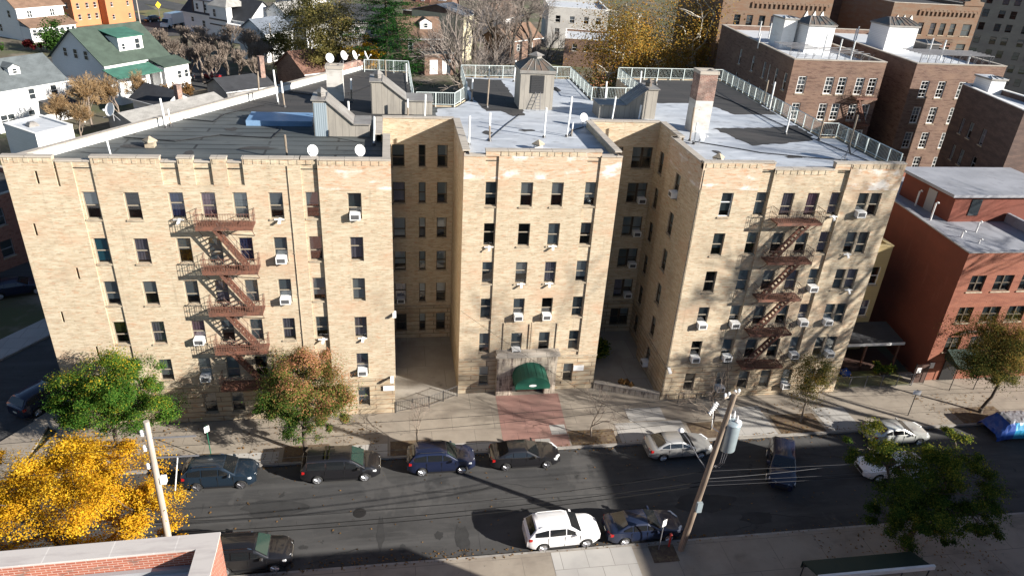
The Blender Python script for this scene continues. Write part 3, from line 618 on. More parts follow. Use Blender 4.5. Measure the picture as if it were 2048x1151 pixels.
# blue skylight box, small hatch vents
mb = MB(); mb.box(-11.2, -6.6, 9.6, 12.1, DECK, 19.28); mb.build('skylight_curb', 'blue_sheet', roof)
for x, y in ((-16.2, 4.3), (9.3, 4.6), (21.6, 1.9)):
    mb = MB(); mb.box(x - .28, x + .28, y - .28, y + .28, DECK, 19.25, 0 if x < 0 else 1); mb.lathe([(.46, 0), (.46, .08), (.06, .34)], 4, 0, (x, y, 19.25)); mb.build('roof_hatch', ['sill_stone', 'white_paint'], roof)
for i, (x, y, h) in enumerate([(-17.8, 1.9, 1.25), (-16.4, 8.8, 2.02), (-16.2, 9.2, 1.2), (-9.8, 16.1, 2.67), (-11.6, 18.2, 2.1), (-9.2, 15.2, 2.0), (-7.4, 1.8, 1.61), (-2.1, 5.2, 1.97), (-4.1, 17.1, 1.95), (-1.3, 25.5, 1.95), (.6, 24.9, 1.81), (.4, 12.6, 1.46), (1.7, 12.6, 1.84), (4.5, 5.5, 2.05), (6.1, 6.5, 2.06), (10.3, 7.6, 2.23), (12.1, 7.9, 2.98), (12.5, 8.1, 1.03),
                               (19.2, 12.6, 1.37), (17.0, 12.8, 1.97), (21.6, 7.2, 2.55), (21.6, 6.4, 1.63), (33.1, 17.2, 2.58), (33.6, 19.4, 2.29), (32.8, 8.0, 1.89), (30.7, 9.5, 1.7), (34.2, 6.0, 2.52), (18.2, 19.3, 1.81), (23.5, 25.7, 1.59), (25.7, 27.1, .64), (7.1, 16.4, 2.36), (11.0, 26.9, 2.02), (6.0, 18.4, 1.91), (-3.9, 9.6, 1.9)]):
    mb = MB(); r = .065 if h > 1.3 else .05; lean = R.uniform(-.04, .04)
    c = 'bark_light' if i in (4, 6, 9, 20, 23, 24, 26, 30) else 'porcelain'
    mb.tube([(x, y, DECK - .05), (x + lean * h, y, DECK + h * .55)], r, 7, 1 if i % 3 == 2 else 0); mb.tube([(x + lean * h, y, DECK + h * .55), (x + lean * h * 1.4, y, DECK + h)], r * 1.12, 7, 0)
    mb.lathe([(.16, 0), (.09, .16)], 8, 2, (x, y, DECK)); mb.build('vent_pipe', [c, 'bark_light', 'dark_metal'], roof)
# drain pipes on the fronts
for x, y0, z0, z1 in ((-7.2, -.04, .2, 19.1), (19.85, -.05, .3, 19.0)):
    mb = MB(); mb.tube([(x, y0, z0), (x, y0, z1)], .028, 6)
    for z in np.arange(z0 + 1, z1, 3): mb.box(x - .045, x + .045, y0 - .035, y0 + .06, z, z + .05)
    mb.build('drain_pipe', 'sill_stone', APT)
# entrance portal: weathered stone surround, arch, door
E_ = D.objects.new('entrance_portal', None); COL.objects.link(E_); E_.parent = APT
mb = MB(); yF = 1.5; cx, hw, zs = 9.3, 1.28, 1.75
mb.box(6.75, cx - hw, yF, 2.0, -.1, 3.55); mb.box(cx + hw, 11.45, yF, 2.0, -.1, 3.55)
k = 12; arc = [(cx + hw * math.cos(math.pi * i / k), zs + 1.15 * math.sin(math.pi * i / k)) for i in range(k + 1)]
for (xa, za), (xb, zb) in zip(arc, arc[1:]): mb.hexa([(xb, yF, zb), (xa, yF, za), (xa, 2.0, za), (xb, 2.0, zb), (xb, yF, 3.55), (xa, yF, 3.55), (xa, 2.0, 3.55), (xb, 2.0, 3.55)])
mb.build('surround', 'portal_stone', E_)
mb = MB(); mb.box(6.6, 11.6, yF - .14, 1.99, 3.552, 3.78); mb.box(6.66, 11.54, yF - .07, 1.985, 3.78, 3.95); mb.build('cornice', 'coping_stone', E_)
mb = MB(); mb.box(cx - hw, cx + hw, 1.985, 1.99, 0, 2.9, 0); mb.box(cx - .8, cx - .02, 1.93, 1.98, 0, 2.15, 1); mb.box(cx + .02, cx + .8, 1.93, 1.98, 0, 2.15, 1); mb.box(cx - .62, cx - .2, 1.92, 1.929, .3, 1.95, 0); mb.box(cx + .2, cx + .62, 1.92, 1.929, .3, 1.95, 0); mb.build('door', ['room_dark', 'rust_dark'], E_)
# green barrel awning, a thing of its own
AW = empty('awning', 'green barrel awning with white oval badge over the entrance', 'awning', (cx, 0, 0))
mb = MB(); k = 14; y0, y1 = 1.5, -.12; W = 1.33
ar = [(W * math.cos(math.pi * i / k), 1.95 + 1.08 * math.sin(math.pi * i / k)) for i in range(k + 1)]
ar2 = [(x, 1.93 + (z - 1.95) * .74) for x, z in ar]
for (a, b, c, d) in zip(ar, ar[1:], ar2, ar2[1:]): mb.quad((a[0], y0, a[1]), (b[0], y0, b[1]), (d[0], y1, d[1]), (c[0], y1, c[1])); mb.quad((a[0], y0, a[1] - .03), (c[0], y1, c[1] - .03), (d[0], y1, d[1] - .03), (b[0], y0, b[1] - .03))
mb.build('canvas', 'canvas_green', AW, smooth=50)
mb = MB(); mb.add([(x, y1, z) for x, z in ar2] + [(-W, y1, 1.68), (W, y1, 1.68)], [tuple(range(k + 1)) + (k + 1, k + 2)]); mb.add([(x, y1 + .02, z) for x, z in ar2] + [(-W, y1 + .02, 1.68), (W, y1 + .02, 1.68)], [(tuple(range(k + 1)) + (k + 1, k + 2))[::-1]])
for s in (-1, 1): mb.box(s * W - .01, s * W + .01, y1, y0, 1.7, 1.96)
mb.build('valance', 'canvas_green', AW)
mb = MB()
for i in range(0, k + 1, 2): mb.tube([(ar[i][0], y0, ar[i][1] + .012), (ar2[i][0], y1, ar2[i][1] + .012)], .018, 4)
mb.build('seam', 'canvas_green', AW)
mb = MB(); mb.add([(.3 * math.cos(t), y1 - .012, 2.0 + .11 * math.sin(t)) for t in np.linspace(0, 2 * math.pi, 20)[:-1]], [tuple(range(19))[::-1]]); mb.build('badge', 'sign_white', AW)


# soldier course ticks under the copings
for y, spans, z in ((-.0, [(-22.9, -20.5), (-18.1, -14.7), (-13.4, -12.7), (-11.5, -10.8), (-9.7, -5.6)], 19.5), (-.08, [(-5.3, -1.1)], 19.48), (2.0, [(6.3, 12.1)], 19.53), (-.035, [(19.9, 23.9), (30.7, 34.6)], 19.48), (0, [(25.1, 29.3)], 19.03)):
    for a, b in spans:
        mb = MB(); mb.box(a, b, y - .012, y, z - .3, z - .02)
        for x in np.arange(a, b - .2, .52): mb.box(x, x + .26, y - .035, y - .0125, z - .3, z - .02)
        mb.build('soldier_course', 'tan_brick', APT)
for p, x, f in (((0, 0), -14.0, 0), ((0, 0), -8.0, 0), ((0, 0), -5.9, 3), ((0, 0), -3.2, 3), ((0, 2), 5.7, 1), ((0, 2), 10.3, 1), ((0, 2), 8.2, 2), ((0, 2), 10.3, 2), ((0, 0), 30.2, 0), ((0, 0), 32.2, 1), ((0, 0), 33.2, 2)):
    mb = MB(); y = p[1]; z = ZB[f]; mb.hexa([(x - .05, y - .32, z - .22), (x + .12, y - .32, z - .22), (x + .16, y + .02, z - .02), (x, y + .02, z - .02), (x - .05, y - .32, z - .12), (x + .12, y - .32, z - .12), (x + .16, y + .02, z + .06), (x, y + .02, z + .06)]); mb.box(x - .28, x + .34, y - .12, y + .0, z - .03, z + .02); mb.build('window_bracket', 'ac_white', APT)
# cables and tar patches on the roof
for k, pts in enumerate((((-18.4, 6.2), (-15, 5.4), (-12.5, 7), (-9, 6.4), (-8.6, 8.8)), ((-15.8, 11), (-13.6, 10.4), (-13.2, 12.6), (-10.8, 15.6)), ((-9.5, 20.2), (-7, 19.2), (-4.2, 20.6), (-2, 24.8)), ((21.7, 7), (24.6, 5.2), (26, 4.2), (30, 3), (32, 2.6)), ((29.4, 27), (31, 20), (31.6, 14), (32.2, 9), (33.9, 1)), ((12.2, 8), (13, 9.6), (14.1, 10.6)), ((6, 6.6), (8, 11), (9.6, 14.2)))):
    mb = MB(); mb.tube([(x, y, DECK + .05) for x, y in pts], .035, 4); mb.build('roof_cable', 'trim_black', roof)
for k, (x, y, a, b) in enumerate(((-17.2, 4.4, .9, .35), (-12, 8.6, .5, .5), (-9.6, 4.2, 1.2, .4), (-6.6, 13.4, .6, .6), (-13.6, 3.1, .35, .5), (9.3, 9.4, .7, .3), (6.2, 8.6, .4, .6), (28.2, 3.4, .9, .4), (22.6, 4.4, .4, .5), (20.2, 17.2, .8, .4), (14.6, 24, .4, 1.2))):
    q = random.Random(k); sheet('tar_patch', 'roofing_black', [(x + a * math.cos(t) * q.uniform(.6, 1.2), y + b * math.sin(t) * q.uniform(.6, 1.2)) for t in np.linspace(0, 2 * math.pi, 14)[:-1]], DECK + .018, roof)
# window air conditioners
acp = empty('air_conditioner', '', 'air conditioner', group='window air conditioners')
mb = MB(); mb.box(-.33, .33, -.42, .2, .03, .46); mb.build('casing', 'ac_white', acp)
mb = MB(); mb.box(-.25, .25, -.432, -.422, .1, .39); mb.build('grille', 'ac_grille', acp)
mb = MB(); mb.box(-.3, -.26, -.4, .1, -.04, .028); mb.box(.26, .3, -.4, .1, -.04, .028); mb.build('bracket', 'frame_grey', acp)
for i, (p0, p1, uu, z, off, lab) in enumerate(AC):
    u, n, L = frame2(p0, p1); loc = (p0[0] + u[0] * uu + n[0] * off, p0[1] + u[1] * uu + n[1] * off, z); rz = math.atan2(u[1], u[0])
    if i == 0: acp.location = loc; acp.rotation_euler[2] = rz; acp['label'] = lab
    else: dup(acp, loc, rz, lab)

# ------------------------------------------------------------------ fire escapes
def fire_escape(x0, x1, label, zf, stair, front):
    F = empty('fire_escape', label, 'fire escape', ((x0 + x1) / 2, 0, 0)); ox = (x0 + x1) / 2
    for k, z in enumerate(zf):
        p = MB(); a, b = x0 - ox, x1 - ox
        for i in range(9): p.box(a, b, -1.02 + i * .115, -1.02 + i * .115 + .055, z, z + .03)
        p.box(a, b, -1.09, -1.05, z - .16, z + (.12 if front else .05)); 
        for xx in (a, b - .05, a + (b - a) / 3, a + 2 * (b - a) / 3): p.box(xx, xx + .05, -1.05, -.01, z - .08, z - .001)
        for xx in (a + .1, b - .14): p.tube([(xx, -1.0, z - .05), (xx, -.03, z - .95)], .025, 4)
        pl = p.build('platform', 'rust_paint', F)
        r = MB()
        for h in (.5, .92): r.tube([(a, -.02, z + h), (a, -1.07, z + h), (b, -1.07, z + h), (b, -.02, z + h)], .02, 4)
        for i in range(23): xx = a + (b - a) * i / 22; r.tube([(xx, -1.07, z), (xx, -1.07, z + .92)], .011, 4, cap=False)
        for i in range(1, 6):
            for xx in (a, b): r.tube([(xx, -1.07 + i * .2, z), (xx, -1.07 + i * .2, z + .92)], .011, 4, cap=False)
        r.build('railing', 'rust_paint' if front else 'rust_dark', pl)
        if k + 1 < len(zf):
            zb = zf[k + 1]; s = MB(); xa, xb = stair[0] - ox, stair[1] - ox
            for yy in (-.95, -.42): s.hexa([(xa, yy - .02, z - .16), (xb, yy - .02, zb - .04), (xb, yy + .02, zb - .04), (xa, yy + .02, z - .16), (xa, yy - .02, z + .16), (xb, yy - .02, zb + .3), (xb, yy + .02, zb + .3), (xa, yy + .02, z + .16)])
            for i in range(1, 12): t = i / 12; xx, zz = xa + (xb - xa) * t, z + (zb - z) * t + .05; s.box(xx - .1, xx + .1, -.93, -.44, zz, zz + .03)
            so = s.build('stair', 'rust_paint', F); h = MB()
            for yy in (-.97, -.4):
                h.tube([(xa, yy, z + .85), (xb, yy, zb + .9)], .018, 4)
                for t in (.0, .33, .66, 1): h.tube([(xa + (xb - xa) * t, yy, z + (zb - z) * t), (xa + (xb - xa) * t, yy, z + (zb - z) * t + .88)], .014, 4)
            h.build('handrail', 'rust_dark', so)
    return F
fire_escape(-12.8, -9.42, 'rusty red zigzag fire escape on the corner wing beside the trees', [15.45, 12.42, 9.4, 6.42, 3.45], (-11.9, -10.0), True)
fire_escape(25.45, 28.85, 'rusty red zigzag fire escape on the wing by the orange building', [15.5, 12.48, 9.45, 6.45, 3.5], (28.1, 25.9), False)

# ------------------------------------------------------------------ roof railings and dishes
def railing(pts, label, z=DECK + .1, h=1.08, closed=False, mat='rail_paint'):
    F = empty('roof_railing', label, 'railing', group='pale railings round the roof')
    rl = MB(); po = MB(); ba = MB()
    for a, b in zip(pts, pts[1:]):
        L = math.dist(a, b); k = max(1, round(L / 1.45)); A = Vector((*a, z)); B = Vector((*b, z))
        for zz, r in ((h, .035), (.12, .026)): rl.tube([A + Vector((0, 0, zz)), B + Vector((0, 0, zz))], r, 4)
        for i in range(k + 1):
            p = A.lerp(B, i / k)
            if i or a == pts[0]: po = MB(); po.box(p.x - .035, p.x + .035, p.y - .035, p.y + .035, z - .12, z + h + .02); po.build('post', mat, F)
        m = max(2, round(L / .145))
        for i in range(m):
            p = A.lerp(B, (i + .5) / m); ba.add([(p.x - .012, p.y, z + .12), (p.x + .012, p.y, z + .12), (p.x + .012, p.y, z + h), (p.x - .012, p.y, z + h), (p.x, p.y - .012, z + .12), (p.x, p.y + .012, z + .12), (p.x, p.y + .012, z + h), (p.x, p.y - .012, z + h)], [(0, 1, 2, 3), (4, 5, 6, 7)])
    rl.build('rail', mat, F); ba.build('baluster', mat, F)
railing([(-3.4, 29.6), (.85, 29.4), (.95, 16.5)], 'railing along the back end of the dark corner wing roof')
railing([(1.2, 16.2), (4.35, 16.2), (5.6, 19.0)], 'short railing across the head of the first rear court')
railing([(5.65, 19.1), (5.95, 28.2), (17.1, 28.85), (17.0, 19.7), (18.25, 19.6)], 'railing round the back of the silver middle roof')
railing([(18.4, 19.7), (21.9, 19.8)], 'short dark railing across the head of the second rear court')
railing([(22.0, 20.2), (22.25, 29.3), (33.9, 29.85), (33.2, 8.7), (34.6, 8.6), (34.68, .6)], 'long railing round the black and silver roof nearest the brown brick blocks')
def dish(loc, rz, label, s=1.0, mat='dish_white', first=[]):
    if first and mat == 'dish_white': return dup(first[0], loc, rz, label, None, s)
    F = empty('satellite_dish', label, 'satellite dish', loc, rz, 'satellite dishes on the roof')
    mb = MB(); prof = [(.02, 0), (.2, .025), (.36, .085), (.43, .13)]; n = 20; vs = []; 
    for r, d in prof + prof[::-1]:
        for j in range(n): q = 2 * math.pi * j / n; vs.append((r * math.cos(q), r * math.sin(q) * 1.08, d))
    for j in range(4 * n, 8 * n): vs[j] = (vs[j][0], vs[j][1], vs[j][2] - .02)
    k = 8; fs = [(i * n + j, i * n + (j + 1) % n, (i + 1) * n + (j + 1) % n, (i + 1) * n + j) for i in range(k - 1) for j in range(n)] + [tuple(range(n)), tuple(range(7 * n, 8 * n))]
    M = Matrix.Translation((0, 0, .75)) @ Matrix.Rotation(rad(68), 4, 'X')
    mb.add([M @ Vector(v) for v in vs], fs); mb.build('reflector', mat, F, smooth=40)
    mb = MB(); mb.tube([M @ Vector((0, -.4, .1)), M @ Vector((0, -.12, .52))], .018, 5); mb.box(-.06, .06, *(lambda q: (q.y - .07, q.y + .07, q.z - .05, q.z + .05))(M @ Vector((0, -.12, .55)))); mb.build('feed_arm', mat if mat != 'dish_white' else 'porcelain', F)
    mb = MB(); mb.tube([(0, .06, -.02), (0, .06, .72)], .03, 6); mb.tube([(-.3, .3, 0), (0, .06, .45)], .018, 5); mb.tube([(.3, .3, 0), (0, .06, .45)], .018, 5); mb.build('mast', 'frame_grey', F)
    if mat == 'dish_white': first.append(F)
    return F
dish((-19.6, 8.35, 19.45), rad(-35), 'white satellite dish alone on the sloping white parapet')
dish((-5.7, .6, 19.3), rad(25), 'white satellite dish on the front parapet, the farther from the court', .78)
dish((-2.85, .75, 19.3), rad(25), 'white satellite dish on the front parapet at the court corner', .78)
dish((14.1, 11.0, 18.95), rad(15), 'small white satellite dish on a box near the head of the second court', .8)
dish((22.0, 6.2, 18.95), rad(40), 'white satellite dish at the foot of the tall chimney', .85)
dish((31.9, 2.7, 18.95), rad(60), 'black satellite dish on the silver roof near the front parapet', 1, 'dark_metal')
for i, (x, y) in enumerate(((-6.2, 29.0), (-5.0, 30.5), (-4.0, 30.8), (-2.9, 30.9))):
    dish((x - .4, y - .5, 19.6), rad(30 + 20 * i), ['greyish satellite dish left of the small brick chimney stack at the roof end', 'white satellite dish just right of the brick chimney on the pink parapet', 'white satellite dish in the middle of the pink parapet', 'white satellite dish at the end of the pink parapet beside the railing'][i], .95)
# plaques on the fronts
mb = MB(); mb.box(-.42, .42, -.03, 0, 0, .5); mb.build('plate', 'sign_white', empty('wall_sign', 'white notice board on the wall right of the green awning', 'sign', (13.35, 1.995, 1.75)))
mb = MB(); mb.box(-.4, .4, -.03, 0, 0, .42); mb.build('plate', 'sign_white', empty('wall_sign', 'white notice board low on the corner wing beside the court fence', 'sign', (-1.45, -.085, 2.1)))
for (x, y, z, lab) in ((-1.2, -.1, 3.2, 'white floodlight on the corner wing above its notice board'), (19.9, -.1, 3.0, 'white floodlight on the wing corner at the second court'), (-.93, .1, 8.5, 'white floodlight high on the corner wing beside the first court')):
    F = empty('floodlight', lab, 'floodlight', (x, y, z)); mb = MB(); mb.hexa([(-.12, -.5, -.1), (.12, -.5, -.1), (.12, -.05, .05), (-.12, -.05, .05), (-.12, -.5, .02), (.12, -.5, .02), (.12, -.05, .2), (-.12, -.05, .2)]); mb.build('lamp_housing', 'porcelain', F); mb = MB(); mb.box(-.05, .05, -.06, .06, -.05, .18); mb.build('bracket', 'frame_grey', F)
# ------------------------------------------------------------------ cars
def sm(a, b, t): t = max(0, min(1, (t - a) / (b - a))); return t * t * (3 - 2 * t)
def make_car(name, kind, paint, label, loc, rz, group, glass='car_glass', alloy='alloy', rails=False, plate=True, z0=-.14):
    C = empty(name, label, 'car' if name != 'minivan' else 'van', (*loc, z0), rz, group)
    S = dict(sedan=(4.85, .915, .72, 1.45, 1.02, 2.82), suv=(4.55, .92, .86, 1.68, 1.12, 2.68), minivan=(5.1, .98, .86, 1.76, 1.08, 3.02))[kind]
    L, W, _, H, BZ, WB = S; wr = .34 if kind != 'sedan' else .325
    xf, xr = WB / 2 + .02, -WB / 2 + .02; x0, x1 = -L / 2, L / 2
    hood = {'sedan': .92, 'suv': 1.08, 'minivan': 1.08}[kind]
    fb = {'sedan': .98, 'suv': 1.1, 'minivan': 1.55}[kind]; rf = {'sedan': .05, 'suv': .3, 'minivan': .62}[kind]       # windscreen base / roof front
    rr = {'sedan': -1.15, 'suv': -1.72, 'minivan': -2.1}[kind]; rb = {'sedan': -1.95, 'suv': -2.2, 'minivan': -2.5}[kind]
    def belt(x): return BZ - .14 * sm(.3, 2.2, x) + (.03 if x < -1 else 0)
    def deck(x):
        if x > fb - .1: return hood + .06 - .20 * sm(fb, x1, x) - .12 * sm(x1 - .35, x1, x)
        if kind == 'sedan' and x < rb + .1: return BZ + .06 - .05 * sm(rb, x0, x) - .1 * sm(x0 + .2, x0, x)
        return belt(x) + .03 - (.12 * sm(x0 + .12, x0, x))
    def hw(x): return W * (1 - .16 * sm(x1 - .95, x1, x) ** 2 - .10 * sm(x1 - .3, x1, x) - .11 * sm(x0 + .75, x0, x) ** 2 - .07 * sm(x0 + .2, x0, x))
    def zb(x):
        b = .24 + .1 * sm(x1 - .5, x1, x) + .12 * sm(x0 + .5, x0, x)
        for c in (xf, xr):
            d = abs(x - c); R_ = wr + .07
            if d < R_: b = max(b, wr + math.sqrt(R_ * R_ - d * d) * .98)
        return b
    xs = sorted(set([x0, x0 + .03, x0 + .1, x0 + .2, x0 + .35, x1 - .35, x1 - .2, x1 - .1, x1 - .03, x1] + [x0 + .35 + (L - .7) * i / 22 for i in range(23)] + [c + s * (wr + .07) * math.cos(a) for c in (xf, xr) for s in (-1, 1) for a in (0, .25, .55, .9, 1.25)] + [c + s * (wr + .075) for c in (xf, xr) for s in (-1, 1)]))
    mb = MB(); rings = []
    for x in xs:
        w, b, bl, d = hw(x), zb(x), belt(x), deck(x); bl = min(bl, d - .03); m = max(b + .02, .62 if bl > .7 else b + .05); m = min(m, bl - .02)
        half = [(w * .93, b), (w * .99, max(b + .012, min(.42, m - .01))), (w, m), (w * .955, bl), (w * .86, d - .012), (w * .5, d + .012), (0, d + .02)]
        rings.append([(x, y, z) for y, z in half] + [(x, -y, z) for y, z in half[-2::-1]])
    k = len(rings[0])
    for r in rings: mb.v += r
    for i in range(len(xs) - 1):
        for j in range(k - 1): mb.f.append((i * k + j, i * k + j + 1, (i + 1) * k + j + 1, (i + 1) * k + j)); mb.m.append(0)
        mb.f.append((i * k, (i + 1) * k, (i + 1) * k + k - 1, i * k + k - 1)); mb.m.append(1)
    mb.f.append(tuple(range(k))[::-1]); mb.m.append(0); n = (len(xs) - 1) * k; mb.f.append(tuple(range(n, n + k))); mb.m.append(0)
    # greenhouse
    def roofz(x): return H - .035 * ((x - (rf + rr) / 2) / ((rf - rr) / 2)) ** 2 if rr <= x <= rf else (H - .035 if 0 else 0)
    def top(x):
        if x > rf: t = (x - rf) / (fb - rf); return (H - .035) * (1 - t) + (deck(fb) - .02) * t
        if x < rr: t = (rr - x) / (rr - rb); return (H - .035) * (1 - t) + (deck(rb) - .02) * t
        return roofz(x)
    wt = {'sedan': .62, 'suv': .68, 'minivan': .74}[kind]
    def sect(x):
        t, b = top(x), belt(x) - .03; w = hw(max(min(x, 1.2), -1.9)) * .94; q = max(0, min(1, (t - b) / (H - b)))
        we = w + (wt - w) * q
        return w, b, we, t
    gx = sorted(set([rb + (rr - rb) * i / 4 for i in range(5)] + [rr + (rf - rr) * i / 8 for i in range(9)] + [rf + (fb - rf) * i / 5 for i in range(6)]))
    o = len(mb.v); k2 = 7
    for x in gx:
        w, b, we, t = sect(x); t = max(t, b + .01)
        half = [(w, b), (we + .02, max(b, t - .06)), (we - .04, t - .005), (we * .5, t + .02)]
        ring = [(x, y, z) for y, z in half[:3]] + [(x, 0, t + .028)] + [(x, -y, z) for y, z in half[2::-1]]
        mb.v += ring
    for i in range(len(gx) - 1):
        for j in range(k2 - 1): mb.f.append((o + i * k2 + j, o + i * k2 + j + 1, o + (i + 1) * k2 + j + 1, o + (i + 1) * k2 + j)); mb.m.append(0)
    # seams, arches, handles
    for s in (-1, 1):
        for xx in ((.95, 0, -1.0) if kind != 'minivan' else (1.25, .25, -.95)): mb.box(xx - .008, xx + .008, *sorted((s * hw(xx) * .955, s * (hw(xx) + .004))), .36, belt(xx) - .05, 1)
        mb.box(-WB / 2 + .45, WB / 2 - .42, *sorted((s * W * .9, s * (W + .012))), .22, .31, 1)
    mb.build('body', [paint, 'trim_black'], C, smooth=40)
    wsg = glass
    def patch(pts, name, mat='car_glass', par=C):
        g = MB(); n = len(pts); a, b, c = (Vector(pts[i]) for i in (0, 1, 2)); no = (b - a).cross(c - a).normalized(); ctr = sum((Vector(p) for p in pts), Vector()) / n
        if no.dot(ctr - Vector((0, 0, .7))) < 0: no = -no
        g.add([Vector(p) + no * .03 for p in pts], [tuple(range(n))]); return g.build(name, mat, par)
    def edge(x, e=.0): w, b, we, t = sect(x); return we - .05 - e, t
    ww, tt = edge(rf + .1); w2, t2 = edge(fb - .12)
    patch([(rf + .08, ww - .03, tt + .01), (rf + .08, -ww + .03, tt + .01), (fb - .1, -w2, t2 + .01), (fb - .1, w2, t2 + .01)], 'windscreen', wsg)
    ww, tt = edge(rr - .06); q = rb + (.12 if kind == 'sedan' else .1); w2, t2 = edge(q)
    patch([(rr - .06, ww - .05, tt + .01), (rr - .06, -ww + .05, tt + .01), (q, -w2 + .03, max(t2, belt(q) + .03)), (q, w2 - .03, max(t2, belt(q) + .03))], 'rear_window')
    cuts = {'sedan': [fb - .42, .0, -.92, rr - .38], 'suv': [fb - .42, .08, -.95, -1.85], 'minivan': [fb - .5, .28, -.92, -2.12]}[kind]
    for s in (-1, 1):
        for xa, xb in zip(cuts, cuts[1:]):
            xa -= .045; xb += .045; P = []
            for x, up in ((xa, 0), (xb, 0), (xb, 1), (xa, 1)):
                w, b, we, t = sect(x); zl, zu = belt(x) + .035, max(belt(x) + .06, t - .1); tt = (zl - b) / max(.01, (t - .06 - b)) if not up else (zu - b) / max(.01, (t - .06 - b))
                P.append((x, s * (w + (we + .02 - w) * min(1, tt)), zl if not up else zu))
            patch(P, 'side_window')
    for s in (-1, 1):
        m = MB(); xm = fb - .38; m.hexa([(xm - .07, s * (W - .04), BZ - .0), (xm + .1, s * (W - .04), BZ - .02), (xm + .1, s * (W + .17), BZ), (xm - .07, s * (W + .19), BZ), (xm - .07, s * (W - .04), BZ + .12), (xm + .04, s * (W - .04), BZ + .1), (xm + .04, s * (W + .17), BZ + .11), (xm - .07, s * (W + .19), BZ + .13)]); m.build('mirror', paint, C)
        h = MB(); hx = x1 - .2; yi, yo = s * hw(x1 - .05) * .55, s * (hw(hx - .2) + .008); z1_ = .76 if kind == 'sedan' else .84
        h.hexa([(x1 - .06, yi, z1_ - .13), (x1 + .015, yi, z1_ - .13), (hx - .1, yo, z1_ - .08), (hx - .35, yo * .98, z1_ - .06), (x1 - .12, yi, z1_ + .01), (x1 - .03, yi, z1_), (hx - .12, yo * .985, z1_ + .04), (hx - .4, yo * .96, z1_ + .06)]); h.build('headlight', 'lamp_clear', C)
        h = MB(); zt = BZ - .12; yi, yo = s * hw(x0) * .62, s * (hw(x0 + .2) + .01)
        h.hexa([(x0 - .012, yi, zt - .12), (x0 + .06, yi, zt - .12), (x0 + .28, yo, zt - .1), (x0 + .1, yo, zt - .12), (x0 - .012 + .02, yi, zt + .06), (x0 + .08, yi, zt + .06), (x0 + .3, yo * .985, zt + .06), (x0 + .12, yo * .985, zt + .08)]); h.build('taillight', 'lamp_red', C)
        for cx in (xf, xr):
            t = MB(); pr = [(wr - .12, 0), (wr - .02, .01), (wr, .04), (wr, .18), (wr - .02, .21), (wr - .12, .22)]
            t.lathe(pr, 20); Mx = Matrix.Rotation(rad(90), 4, 'X'); t.v = [tuple(Mx @ Vector(v) + Vector((cx, s * (W - .1) + .11, wr))) for v in t.v]
            w = t.build('wheel', 'tyre', C, smooth=40)
            r = MB(); r.lathe([(.05, .0), (.06, .015), (wr - .13, .002), (wr - .09, .012), (wr - .09, 0)], 20); 
            for q in range(5):
                a = 2 * math.pi * q / 5; r.tube([(0, 0, .012), ((wr - .1) * math.cos(a), (wr - .1) * math.sin(a), .006)], .035, 4)
            sg = 1 if s < 0 else -1
            r.v = [(v[0] + cx, s * (W + .012) + (-sg * v[2]), v[1] + wr) for v in r.v]; r.build('rim', alloy, w)
    g = MB(); g.box(x1 - .03, x1 + .012, -.42, .42, .38, .60, 0); g.box(x1 - .02, x1 + .018, -.45, .45, .62, .645, 1); g.build('grille', ['trim_black', 'chrome'], C)
    if plate: g = MB(); g.box(x0 - .02, x0 + .01, -.17, .17, .62, .74); g.build('number_plate', 'plate_white', C)
    if rails:
        for s in (-1, 1): g = MB(); g.tube([(rr + .15, s * (wt - .06), H - .03), (rr + .3, s * (wt - .06), H + .05), (rf - .3, s * (wt - .06), H + .05), (rf - .1, s * (wt - .06), H - .02)], .022, 5); g.build('roof_rail', rails, C)
    return C
GP = 'cars parked along the street'
make_car('suv', 'suv', 'paint_steel', 'dark teal blue SUV parked at the far kerb by the yellow tree', (-12.2, -6.1), 0, GP, alloy='alloy_dark', rails='chrome')
mv = make_car('minivan', 'minivan', 'paint_black', 'black minivan parked at the far kerb below the red and green tree', (-4.6, -6.05), 0, GP, glass='car_glass_green')
mb = MB()
for x in (-.95, -.72): mb.box(x - .03, x + .03, -.66, .66, 1.79, 1.83)
mb.build('roof_rack', 'chrome', mv)
make_car('suv', 'suv', 'paint_blue', 'blue compact SUV parked beside the small bare street tree', (2.0, -5.95), 0, GP, glass='car_glass_green', rails='trim_black')
make_car('sedan_car', 'sedan', 'paint_black', 'glossy black sedan parked at the end of the pink paving', (7.75, -5.95), 0, GP, alloy='alloy_dark')
make_car('sedan_car', 'sedan', 'paint_silver', 'silver grey sedan parked at the far kerb behind the utility pole', (18.95, -5.95), rad(1), GP)
make_car('suv', 'suv', 'paint_white', 'white SUV parked at the near kerb in sunlight', (8.85, -13.05), rad(2), GP, rails='paint_white')
make_car('sedan_car', 'sedan', 'paint_navy', 'navy sedan parked at the near kerb behind the white SUV', (14.0, -13.1), rad(1), GP)
make_car('suv', 'suv', 'paint_black', 'black SUV parked beside the red brick corner parapet', (-9.2, -13.0), rad(0), GP, glass='car_glass_green', rails='chrome')
make_car('suv', 'suv', 'paint_deep', 'dark blue car driving aslant across the shaded street', (25.6, -8.6), rad(243), None, glass='car_glass')
make_car('sedan_car', 'sedan', 'paint_pale', 'pale silver sedan parked at the far kerb behind the dark green tree', (36.3, -5.95), 0, GP)
make_car('sedan_car', 'sedan', 'paint_white', 'white sedan half hidden beneath the dark green tree', (33.6, -9.4), rad(178), None)
DU = math.atan2(.848, .53)
make_car('suv', 'suv', 'paint_navy', 'dark blue SUV parked in shade on the side street by the corner', (-26.2, 3.3), DU, 'cars on the side street')
make_car('sedan_car', 'sedan', 'paint_deep', 'dark car parked farther along the shaded side street kerb', (-23.0, 8.9), DU, 'cars on the side street')
